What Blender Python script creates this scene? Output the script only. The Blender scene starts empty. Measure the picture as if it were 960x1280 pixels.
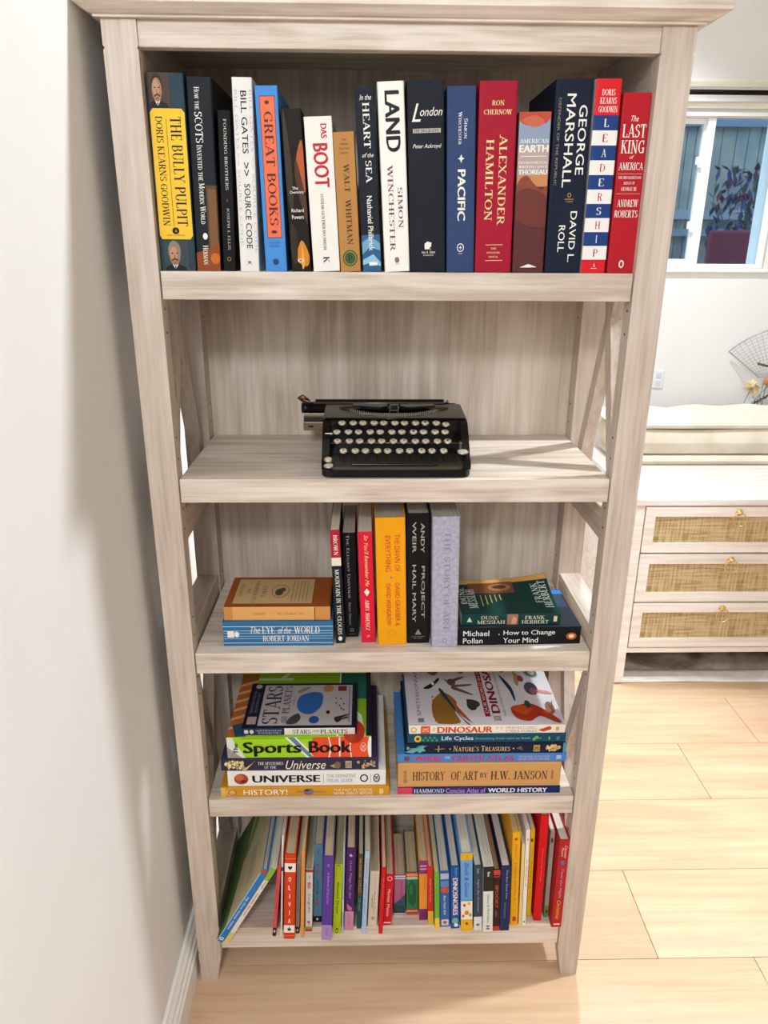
import bpy, bmesh, math, random
from math import sin, cos, pi, radians
from mathutils import Vector, Matrix
R = random.Random(7)
sc = bpy.context.scene
col = bpy.data.collections.new('room'); sc.collection.children.link(col)

# ------------------------------------------------------------------ camera, world, lights, exposure
cam = bpy.data.cameras.new('camera'); co = bpy.data.objects.new('camera', cam); col.objects.link(co)
cam.sensor_fit = 'VERTICAL'; cam.sensor_height = 24; cam.lens = 936.4 / 1280 * 24
cam.clip_start = .02
r_ = Vector((0.99972343, -0.02266704, 0.00626574)); u_ = Vector((0.00182595, 0.34044499, 0.94026266)); f_ = r_.cross(u_) * -1
m = Matrix((r_, u_, -f_)).transposed().to_4x4(); m.translation = Vector((0.3164, -1.047, 1.3285)); co.matrix_world = m
sc.camera = co
sc.view_settings.view_transform = 'Standard'; sc.view_settings.look = 'None'
sc.view_settings.gamma = 1; sc.view_settings.use_curve_mapping = False
sc.view_settings.exposure = 0.13
w = bpy.data.worlds.new('dusk'); sc.world = w; w.use_nodes = True
w.node_tree.nodes['Background'].inputs[0].default_value = (.58, .65, .74, 1)
w.node_tree.nodes['Background'].inputs[1].default_value = 4.5

def area(name, loc, size, power, color, target=None, sizey=None):
    l = bpy.data.lights.new(name, 'AREA'); l.shape = 'RECTANGLE'; l.size = size; l.size_y = sizey or size
    l.energy = power; l.color = color
    o = bpy.data.objects.new(name, l); o.location = loc; col.objects.link(o)
    d = (Vector(target) - Vector(loc)) if target else Vector((0, 0, -1))
    o.rotation_euler = d.to_track_quat('-Z', 'Y').to_euler()
    return o
WARM = (.90, .95, 1)
def spot(name, loc, power, deg, blend=.5, rad=.06, target=None):
    l = bpy.data.lights.new(name, 'SPOT'); l.energy = power; l.color = WARM; l.spot_size = radians(deg); l.spot_blend = blend; l.shadow_soft_size = rad
    o = bpy.data.objects.new(name, l); o.location = loc; col.objects.link(o)
    if target: o.rotation_euler = (Vector(target) - Vector(loc)).to_track_quat('-Z', 'Y').to_euler()
    return o
area('ceiling_lamp_front', (.08, -1.95, 2.1), .2, 15.5, WARM, (.35, 0, .8))
area('soft_fill_behind', (.35, -2.6, 1.9), .7, 8.5, WARM, (.4, 0, .9))  # added soft fill lamp behind the camera to lift the shelf interiors
spot('ceiling_spot_side', (1.8, .26, 2.40), 158, 104, .4, .05, (.1, -.1, .95))
spot('ceiling_spot_back', (.92, 1.05, 2.40), 100, 118)
spot('ceiling_spot_room', (2.0, -.6, 2.40), 35, 120)

# ------------------------------------------------------------------ helpers
def lin(h):
    h = h.lstrip('#')
    if len(h) == 3: h = ''.join(c * 2 for c in h)
    return tuple((lambda c: c / 12.92 if c <= .04045 else ((c + .055) / 1.055) ** 2.4)(int(h[i:i + 2], 16) / 255) for i in (0, 2, 4)) + (1,)
_m = {}
def mat(h, rough=.5, metal=0, spec=.3):
    k = (h, rough, metal, spec)
    if k in _m: return _m[k]
    x = bpy.data.materials.new('colour_' + h.strip('#')); x.use_nodes = True
    b = x.node_tree.nodes['Principled BSDF']
    b.inputs['Base Color'].default_value = lin(h); b.inputs['Roughness'].default_value = rough
    b.inputs['Metallic'].default_value = metal; b.inputs['Specular IOR Level'].default_value = spec
    _m[k] = x; return x
def nodes(name, rough=.5):
    x = bpy.data.materials.new(name); x.use_nodes = True; t = x.node_tree
    b = t.nodes['Principled BSDF']; b.inputs['Roughness'].default_value = rough
    def N(tp, **kw):
        n = t.nodes.new(tp)
        for k, v in kw.items():
            if k in n.inputs: n.inputs[k].default_value = v
            else: setattr(n, k, v)
        return n
    return x, t, b, N, t.links.new
def ramp(N, stops):
    n = N('ShaderNodeValToRGB'); e = n.color_ramp.elements
    while len(e) < len(stops): e.new(.5)
    for i, (p, c) in enumerate(stops): e[i].position = p; e[i].color = lin(c)
    return n
def wood(name, axis, c0, c1, c2, scale=1.0, rough=.5, contrast=(.3, .5, .7), bump=.15, rings=.5):
    x, t, b, N, L = nodes(name, rough)
    tc = N('ShaderNodeTexCoord'); oi = N('ShaderNodeObjectInfo')
    add = N('ShaderNodeVectorMath', operation='ADD'); mul = N('ShaderNodeVectorMath', operation='SCALE')
    cx = N('ShaderNodeCombineXYZ')
    for i in range(3): L(oi.outputs['Random'], cx.inputs[i])
    L(cx.outputs[0], mul.inputs[0]); mul.inputs['Scale'].default_value = 17.0
    L(tc.outputs['Object'], add.inputs[0]); L(mul.outputs[0], add.inputs[1])
    def mp(lo, hi):
        q = N('ShaderNodeMapping'); s = [hi * scale] * 3; s[axis] = lo * scale
        q.inputs['Scale'].default_value = s; L(add.outputs[0], q.inputs[0]); return q
    n1 = N('ShaderNodeTexNoise', Scale=1.0, Detail=5.0, Roughness=.65); L(mp(6, 130).outputs[0], n1.inputs['Vector'])
    n2 = N('ShaderNodeTexNoise', Scale=1.0, Detail=2.0, Distortion=.6); L(mp(2.2, 13).outputs[0], n2.inputs['Vector'])
    wv = N('ShaderNodeMath', operation='MULTIPLY'); wv.inputs[1].default_value = 9.0; L(n2.outputs[0], wv.inputs[0])
    sn = N('ShaderNodeMath', operation='SINE'); mm = N('ShaderNodeMath', operation='MULTIPLY'); mm.inputs[1].default_value = 2.8
    L(wv.outputs[0], mm.inputs[0]); L(mm.outputs[0], sn.inputs[0])
    sc1 = N('ShaderNodeMath', operation='MULTIPLY_ADD'); sc1.inputs[1].default_value = .10 * rings; L(sn.outputs[0], sc1.inputs[0]); L(n1.outputs[0], sc1.inputs[2])
    n3 = N('ShaderNodeTexNoise', Scale=1.0, Detail=2.0); L(mp(1.5, 9).outputs[0], n3.inputs['Vector'])
    ad = N('ShaderNodeMath', operation='MULTIPLY_ADD'); ad.inputs[1].default_value = .35; L(n3.outputs[0], ad.inputs[0]); L(sc1.outputs[0], ad.inputs[2])
    sb = N('ShaderNodeMath', operation='SUBTRACT'); sb.inputs[1].default_value = .175; L(ad.outputs[0], sb.inputs[0])
    rp = ramp(N, [(contrast[0], c0), (contrast[1], c1), (contrast[2], c2)]); L(sb.outputs[0], rp.inputs[0])
    hs = N('ShaderNodeHueSaturation'); L(rp.outputs[0], hs.inputs['Color'])
    mr = N('ShaderNodeMapRange'); mr.inputs['To Min'].default_value = .95; mr.inputs['To Max'].default_value = 1.04
    L(oi.outputs['Random'], mr.inputs[0]); L(mr.outputs[0], hs.inputs['Value'])
    L(hs.outputs[0], b.inputs['Base Color'])
    bp = N('ShaderNodeBump'); bp.inputs['Strength'].default_value = bump; bp.inputs['Distance'].default_value = .0008
    L(n1.outputs[0], bp.inputs['Height']); L(bp.outputs[0], b.inputs['Normal'])
    return x
def noisy(name, c0, c1, scale=4, rough=.7, bump=0, bscale=80, stops=(.4, .6), detail=4, bdist=.001):
    x, t, b, N, L = nodes(name, rough); tc = N('ShaderNodeTexCoord')
    n = N('ShaderNodeTexNoise', Scale=float(scale), Detail=float(detail)); L(tc.outputs['Object'], n.inputs['Vector'])
    rp = ramp(N, [(stops[0], c0), (stops[1], c1)]); L(n.outputs[0], rp.inputs[0]); L(rp.outputs[0], b.inputs['Base Color'])
    if bump:
        n2 = N('ShaderNodeTexNoise', Scale=float(bscale), Detail=3.0); L(tc.outputs['Object'], n2.inputs['Vector'])
        bp = N('ShaderNodeBump'); bp.inputs['Strength'].default_value = bump; bp.inputs['Distance'].default_value = bdist
        L(n2.outputs[0], bp.inputs['Height']); L(bp.outputs[0], b.inputs['Normal'])
    return x

def tag(o, label=None, cat=None, group=None, kind=None):
    if label: o['label'] = label
    if cat: o['category'] = cat
    if group: o['group'] = group
    if kind: o['kind'] = kind
    return o
def empty(name, loc=(0, 0, 0), mw=None):
    o = bpy.data.objects.new(name, None); o.empty_display_size = .05; col.objects.link(o)
    if mw is not None: o.matrix_world = mw
    else: o.location = loc
    return o
class MB:
    def __init__(s): s.v = []; s.f = []; s.mi = []; s.mats = []; s.smooth = []
    def m(s, mt):
        if mt not in s.mats: s.mats.append(mt)
        return s.mats.index(mt)
    def add(s, vs, fs, mt, smooth=False):
        k = len(s.v); s.v += [tuple(p) for p in vs]; i = s.m(mt)
        for f in fs: s.f.append([k + a for a in f]); s.mi.append(i); s.smooth.append(smooth)
        return s
    def box(s, x0, y0, z0, x1, y1, z1, mt, bev=0, M=None):
        if bev:
            bm = bmesh.new(); bmesh.ops.create_cube(bm, size=1)
            for v in bm.verts: v.co = Vector((x0 + (v.co.x + .5) * (x1 - x0), y0 + (v.co.y + .5) * (y1 - y0), z0 + (v.co.z + .5) * (z1 - z0)))
            bmesh.ops.bevel(bm, geom=bm.edges[:] + bm.verts[:], offset=bev, segments=2, affect='EDGES', profile=.5)
            bm.verts.index_update()
            vs = [v.co.copy() for v in bm.verts]; fs = [[v.index for v in f.verts] for f in bm.faces]; bm.free()
        else:
            vs = [Vector((x, y, z)) for x in (x0, x1) for y in (y0, y1) for z in (z0, z1)]
            fs = [(0, 1, 3, 2), (4, 6, 7, 5), (0, 4, 5, 1), (2, 3, 7, 6), (0, 2, 6, 4), (1, 5, 7, 3)]
        if M: vs = [M @ v for v in vs]
        return s.add(vs, fs, mt)
    def prism(s, pts, axis, a0, a1, mt, smooth=False):
        # pts: 2D outline in the other two axes (in x,y,z order); extruded along axis
        n = len(pts); vs = []
        for a in (a0, a1):
            for p in pts: q = list(p); q.insert(axis, a); vs.append(q)
        fs = [[i, (i + 1) % n, n + (i + 1) % n, n + i] for i in range(n)]
        s.add(vs, fs, mt, smooth); k = len(s.v) - 2 * n
        i = s.m(mt)
        s.f.append([k + j for j in range(n)][::-1]); s.mi.append(i); s.smooth.append(False)
        s.f.append([k + n + j for j in range(n)]); s.mi.append(i); s.smooth.append(False)
        return s
    def tube(s, pts, rad, mt, n=8, closed=False):
        P = [Vector(p) for p in pts]; vs = []; c = len(P)
        rr = rad if isinstance(rad, (list, tuple)) else [rad] * c
        up = Vector((.13, .21, .97))
        for i, p in enumerate(P):
            a = P[(i - 1) % c] if (closed or i) else P[0]; b = P[(i + 1) % c] if (closed or i < c - 1) else P[-1]
            t = (b - a).normalized(); e = t.cross(up)
            if e.length < .1: e = t.cross(Vector((1, 0, 0)))
            e.normalize(); g = t.cross(e)
            for k in range(n): vs.append(p + rr[i] * (cos(2 * pi * k / n) * e + sin(2 * pi * k / n) * g))
        fs = []
        for i in range(c if closed else c - 1):
            j = (i + 1) % c
            for k in range(n): fs.append((i * n + k, i * n + (k + 1) % n, j * n + (k + 1) % n, j * n + k))
        if not closed: fs += [list(range(n))[::-1], [(c - 1) * n + k for k in range(n)]]
        return s.add(vs, fs, mt, True)
    def lathe(s, prof, mt, n=16, M=None, smooth=True):
        vs = []; fs = []
        for (r, z) in prof:
            for k in range(n): vs.append(Vector((r * cos(2 * pi * k / n), r * sin(2 * pi * k / n), z)))
        for i in range(len(prof) - 1):
            for k in range(n): fs.append((i * n + k, i * n + (k + 1) % n, (i + 1) * n + (k + 1) % n, (i + 1) * n + k))
        fs += [list(range(n))[::-1], [(len(prof) - 1) * n + k for k in range(n)]]
        if M: vs = [M @ v for v in vs]
        return s.add(vs, fs, mt, smooth)
    def build(s, name, parent=None, fix=True, mesh=False):
        me = bpy.data.meshes.new(name); me.from_pydata(s.v, [], s.f)
        for x in s.mats: me.materials.append(x)
        me.polygons.foreach_set('material_index', s.mi); me.polygons.foreach_set('use_smooth', s.smooth)
        if fix:
            bm = bmesh.new(); bm.from_mesh(me); bmesh.ops.recalc_face_normals(bm, faces=bm.faces); bm.to_mesh(me); bm.free()
        me.update()
        if mesh: return me
        o = bpy.data.objects.new(name, me); col.objects.link(o)
        if parent: o.parent = parent
        return o
def inst(me, name, parent, loc=(0, 0, 0), rot=(0, 0, 0), scale=(1, 1, 1)):
    o = bpy.data.objects.new(name, me); col.objects.link(o); o.parent = parent
    o.location = loc; o.rotation_euler = rot; o.scale = scale; return o

# ------------------------------------------------------------------ materials
OAK = dict(c0='#bcaa9a', c1='#cfbfb1', c2='#dbcdc1')
oak_x = wood('whitewashed_oak_x', 0, '#bfae9c', '#d6c8b9', '#e6dacd', rings=1.1); oak_y = wood('whitewashed_oak_y', 1, **OAK); oak_z = wood('whitewashed_oak_z', 2, **OAK)
oak_back = wood('whitewashed_oak_back', 2, '#b5a592', '#cbbbaa', '#dacdbe', scale=.7, rings=1.1)
floor_wood = wood('floor_oak', 0, '#c7a180', '#d7b593', '#e2c6a6', scale=.45, rough=.42, contrast=(.2, .5, .8), bump=.05, rings=.8)
dress_wood = wood('white_grain', 0, '#ded2c8', '#eee6de', '#f8f3ee', scale=.6, rough=.5)
wallpaint = noisy('wall_paint', '#ebebea', '#efefee', 2.0, .85, .06, 160)
ceilpaint = mat('#f2efe8', .9)
trimpaint = mat('#f2efe9', .45)
plaster = mat('#efe9da', .8)

# ------------------------------------------------------------------ room shell
XL, XR, YF, YB, H = -.027, 3.7, -3.0, 1.66, 2.42
MB().box(XL - .1, YF, 0, XL, YB, H, wallpaint).build('wall_left').__setitem__('kind', 'structure')
MB().box(XR, YF, 0, XR + .1, YB, H, wallpaint).build('wall_right').__setitem__('kind', 'structure')
MB().box(XL - .1, YF - .1, 0, XR + .1, YF, H, wallpaint).build('wall_front').__setitem__('kind', 'structure')
WX0, WX1, WZ0, WZ1 = .98, 1.69, 1.245, 1.728
b = MB()
b.box(XL - .1, YB, 0, WX0, YB + .12, H, wallpaint).box(WX1, YB, 0, XR + .1, YB + .12, H, wallpaint)
b.box(WX0, YB, 0, WX1, YB + .12, WZ0, wallpaint).box(WX0, YB, WZ1, WX1, YB + .12, H, wallpaint)
b.build('wall_back').__setitem__('kind', 'structure')
MB().box(XL - .1, YF - .1, H, XR + .1, YB + .12, H + .08, ceilpaint).build('ceiling').__setitem__('kind', 'structure')
# floor: a slab with planks of its own
fl = MB().box(XL - .1, YF - .1, -.06, XR + .1, YB + .12, -.012, mat('#8d7151', .8)).build('floor'); fl['kind'] = 'structure'
def baseboard(name, prof, axis, a0, a1):
    o = MB().prism(prof, axis, a0, a1, trimpaint).build(name); o['kind'] = 'structure'; return o
pr = [(0, 0), (.020, 0), (.020, .058), (.017, .062), (.017, .070), (.013, .074), (.012, .082), (.007, .088), (.006, .093), (0, .094)]
baseboard('baseboard_left', [(XL + a, z) for a, z in pr], 1, YF, YB)
baseboard('baseboard_back', [(YB - a, z) for a, z in pr], 0, XL + .021, XR)
ROWS = [.031, .252, .476, .70, .922, 1.144, 1.366, 1.588]
ROWS = [.031 - .2222 * k for k in range(14, 0, -1)] + ROWS + [1.81]
pm = {}
for i in range(len(ROWS) - 1):
    y0, y1 = ROWS[i] + .0006, ROWS[i + 1] - .0006
    y0 = max(y0, YF); y1 = min(y1, YB)
    if y1 - y0 < .02: continue
    off = {14: .891, 17: 1.428}.get(i, .2 + (i * .437) % 1.2)
    x = off - 1.2 * math.ceil((off - XL) / 1.2)
    while x < XR:
        a, c = max(x, XL) + .0006, min(x + 1.2, XR) - .0006
        if c - a > .02:
            dz = -R.random() * .0004
            MB().box(a, y0, -.0115, c, y1, dz, floor_wood, bev=.0009).build('floor_plank', fl)
        x += 1.2

# window with its sliding sashes
white_vinyl = mat('#f4f4f2', .35)
wn = empty('window_1', (0, 0, 0)); wn['kind'] = 'structure'
b = MB()
for a in ((WX0, WZ0, WX1, WZ0 + .012), (WX0, WZ1 - .012, WX1, WZ1), (WX0, WZ0 + .012, WX0 + .02, WZ1 - .012), (WX1 - .012, WZ0 + .012, WX1, WZ1 - .012)):
    b.box(a[0], YB - .006, a[1], a[2], YB + .07, a[3], white_vinyl, .002)
b.build('window_frame', wn)
def sash(x0, x1, y, wd, nm, wl, wr):
    bb = MB(); z0, z1 = WZ0 + .012, WZ1 - .012
    bb.box(x0, y, z0, x1, y + .02, z0 + wd, white_vinyl, .0015).box(x0, y, z1 - wd, x1, y + .02, z1, white_vinyl, .0015)
    bb.box(x0, y, z0 + wd, x0 + wl, y + .02, z1 - wd, white_vinyl, .0015).box(x1 - wr, y, z0 + wd, x1, y + .02, z1 - wd, white_vinyl, .0015)
    return bb.build(nm, wn), (x0 + wl, z0 + wd, x1 - wr, z1 - wd)
gl, t, bs, N, L = nodes('window_glass', .03)
bs.inputs['Base Color'].default_value = (.62, .78, .86, 1); bs.inputs['Transmission Weight'].default_value = 1; bs.inputs['IOR'].default_value = 1.45
s1, g1 = sash(WX0 + .02, 1.452, YB + .032, .018, 'sliding_sash', .02, .016)
MB().box(g1[0], YB + .040, g1[1], g1[2], YB + .044, g1[3], gl).build('glass_pane', s1)
s2, g2 = sash(1.440, WX1 - .012, YB + .006, .003, 'fixed_sash', .024, .006)
MB().box(g2[0], YB + .014, g2[1], g2[2], YB + .018, g2[3], gl).build('glass_pane', s2)
for z in (1.582, 1.381):
    MB().box(1.428, YB + .012, z - .018, 1.441, YB + .03, z + .018, white_vinyl, .003).box(1.418, YB + .014, z - .008, 1.432, YB + .024, z + .016, white_vinyl, .002).build('sash_latch', wn)
# mouldings above and sill below the window
b = MB().prism([(YB - .004, 1.738), (YB - .014, 1.738), (YB - .018, 1.752), (YB - .012, 1.758), (YB, 1.758)], 0, WX0 - .1, 2.3, plaster)
o = b.build('trim_1'); o['kind'] = 'structure'
o = MB().prism([(YB, 1.800), (YB - .010, 1.800), (YB - .014, 1.814), (YB - .008, 1.822), (YB, 1.824)], 0, WX0 - .1, 2.3, plaster).build('trim_2'); o['kind'] = 'structure'
o = MB().box(WX0 - .02, YB - .012, 1.232, WX1 + .02, YB, 1.2445, white_vinyl, .003).build('trim_3'); o['kind'] = 'structure'
black_iron = mat('#15120f', .45, .6)
rod = empty('curtain_rod', (1.6, YB - .04, 1.779)); tag(rod, 'thin black curtain rod running along the wall above the window', 'curtain rod')
MB().tube([(-.75, 0, 0), (.75, 0, 0)], .0075, black_iron, 12).build('rod', rod)
for x in (-.66, .66): MB().box(x - .008, 0, -.006, x + .008, .04, .006, black_iron, .001).build('bracket', rod)
for x in (-.76, .76): MB().lathe([(.002, -.02), (.012, -.012), (.014, 0), (.012, .012), (.002, .02)], black_iron, 12, Matrix.Translation((x, 0, 0)) @ Matrix.Rotation(pi / 2, 4, 'Y')).build('finial', rod)
# outside the window: boarded wall, rails, shrub and a chair
ex = empty('boarded_fence', (1.9, 3.0, 0)); tag(ex, 'grey boarded fence with pale blue rails seen through the window', 'fence')
bm_ = [noisy('fence_board_%d' % i, a, c, 6, .9) for i, (a, c) in enumerate((('#66737a', '#7c8886'), ('#6d7a80', '#8a928e'), ('#747c7e', '#848a86')))]
x = -1.6
while x < 1.9:
    wd = R.choice((.045, .06, .07, .085))
    MB().box(x, 0, .54, x + wd - .004, .018 + R.random() * .012, 3.2, bm_[R.randrange(3)]).build('fence_board', ex); x += wd
for z, hh, hx in ((1.44, .045, '#8494a0'), (1.36, .035, '#74879a'), (1.86, .10, '#5f7488')):
    MB().box(-1.6, -.03, z, 1.9, -.004, z + hh, mat(hx, .7)).build('fence_rail', ex)
MB().box(XL - 1, YB + .13, .4, 4.5, 4, .54, mat('#5c5a56', .9)).build('ground').__setitem__('kind', 'structure')
sh = empty('garden_shrub', (2.12, 2.70, .54)); tag(sh, 'dark bluish leafy shrub outside behind the right window pane', 'shrub')
b = MB(); b.tube([(0, 0, 0), (.02, 0, .5), (-.02, 0, .95)], [.02, .014, .006], mat('#3a3a34', .8)).build('stem', sh)
b = MB()
for i in range(260):
    th = R.random() * 6.28; rr = .17 * math.sqrt(R.random()); z = .76 + R.random() * .36
    c = Vector((rr * cos(th) * 1.1, rr * sin(th), z)); q = Matrix.Rotation(R.random() * 6, 3, 'Z') @ Matrix.Rotation(R.random() * 2, 3, 'X')
    b.add([c + q @ Vector(p) for p in ((0, -.03, 0), (.013, 0, .003), (0, .03, 0), (-.013, 0, .003))], [(0, 1, 2, 3)], mat(R.choice(('#22385c', '#2c4370', '#26424c', '#4a2f45')), .6))
tag(b.build('foliage', sh), kind='stuff')
ch = empty('garden_chair', (1.90, 2.30, .54)); tag(ch, 'dull red garden chair standing outside behind the right window pane', 'chair')
MB().box(-.10, .06, .41, .10, .09, .84, mat('#6e2f45', .8), .01).build('backrest', ch)
MB().box(-.12, -.15, .36, .12, .1, .41, mat('#6e2f45', .8), .01).build('seat', ch)
for x in (-.1, .1):
    for y in (-.13, .08): MB().box(x - .012, y - .012, 0, x + .012, y + .012, .36, mat('#33373c', .6)).build('leg', ch)

# ------------------------------------------------------------------ bookcase
BW, D, PW, PY = .72, .277, .042, .030
bc = empty('bookcase', (0, 0, 0)); tag(bc, 'tall whitewashed wood bookcase with five shelves and crossed side braces', 'bookcase')
def post(x0, y0, y1, out):
    # out = -1: outer side is at lower x
    xi, xo = (x0 + PW, x0) if out < 0 else (x0, x0 + PW)
    s = 1 if out < 0 else -1
    g = .0022
    o = [(xo, .073), (xo, 1.543), (xo + s * g, 1.5455), (xo, 1.548), (xo, 1.576), (xi, 1.576), (xi, 1.548), (xi - s * g * .6, 1.5455), (xi, 1.543),
         (xi, .069), (xi - s * .011, 0), (xo + s * .001, 0), (xo, .067), (xo + s * g, .070)]
    bm = MB().prism([(a, z) for a, z in o], 1, y0, y1, oak_z)
    return bm
for nm, y0, y1 in (('front_post', 0, PY), ('rear_post', .235, .283)):
    post(0, y0, y1, -1).build(nm, bc); post(BW - PW, y0, y1, 1).build(nm, bc)
SH = [(1.2889, .0365), (.9991, .0362), (.7086, .0365), (.4208, .0362), (.1265, .0485)]
for i, (z, t) in enumerate(SH):
    MB().box(PW + .0012, .0035, z - t, BW - PW - .0012, D - .003, z, oak_x, .0012).build('shelf', bc)
MB().box(PW, .003, 1.547, BW - PW, .022, 1.5765, oak_x, .001).build('apron', bc)
MB().box(PW - .02, D - .002, .085, BW - PW + .02, D + .004, 1.577, oak_back).build('back_panel', bc)
# crown: moulded edge swept round front and sides
cp = [(0, 1.5762), (.006, 1.5762), (.006, 1.5785), (.009, 1.5795), (.013, 1.582), (.018, 1.586), (.022, 1.5885), (.022, 1.5975), (.0205, 1.599)]
vs = []; n = len(cp); k = 1.15
for (sx, sy) in ((-1, 1), (-1, 0), (1, 0), (1, 1)):
    for o_, z in cp:
        x = (0 - o_ * k) if sx < 0 else (BW + o_ * k * 1.25)
        vs.append((max(x, XL + .0008), (.283 if sy else -o_ * 1.05), z))
fs = [(i * n + j, (i + 1) * n + j, (i + 1) * n + j + 1, i * n + j + 1) for i in range(3) for j in range(n - 1)]
fs += [[i * n + n - 1 for i in range(4)], [i * n for i in range(4)][::-1], [j for j in range(n)] + [3 * n + j for j in reversed(range(n))]]
MB().add(vs, fs, oak_x).build('crown', bc)
for side in (0, 1):
    xa = 0 if side == 0 else BW - PW
    for z0, z1, nm in ((1.50, 1.576, 'side_rail'), (.892, .941, 'side_rail'), (.700, .741, 'side_rail'), (.100, .150, 'side_rail')):
        MB().box(xa + .002, PY, z0, xa + PW - .002, .235, z1, oak_y, .001).build(nm, bc)
    for (za, zb) in ((.941, 1.50), (.150, .700)):
        zc = (za + zb) / 2; yc = (PY + .235) / 2
        hy = (.235 - PY) / 2; hz = (zb - za) / 2; Lh = math.hypot(hy, hz); ww = .0125
        dy, dz = hy / Lh, hz / Lh
        for sgn in (1, -1):
            # diagonal bar clipped to the opening
            e = ww / dz; f = ww / dy
            if sgn > 0: P = [(PY, za), (PY + e * 1.0, za), (.235, zb - f), (.235, zb), (.235 - e, zb), (PY, za + f)]
            else: P = [(.235, za), (.235, za + f), (PY + e, zb), (PY, zb), (PY, zb - f), (.235 - e, za)]
            xb = xa + (.011 if sgn > 0 else .0115); xe = xa + (.031 if sgn > 0 else .0305)
            MB().prism(P, 0, xb, xe, oak_z).build('cross_brace', bc)
hole = mat('#2a2019', .7); b = MB(); zz = []
for z, t in SH[:4]: zz += [z - t - .013, z - t - .045, z + .028, z + .060]
me = MB().lathe([(.0017, 0), (.0017, .0004)], hole, 10, Matrix.Rotation(pi / 2, 4, 'Y')).build('peg_hole', mesh=True)
for z in zz:
    if 1.3 < z: continue
    for y in (.015, .259):
        inst(me, 'peg_hole', bc, (PW + .0001, y, z)); inst(me, 'peg_hole', bc, (BW - PW - .0005, y, z))

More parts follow.
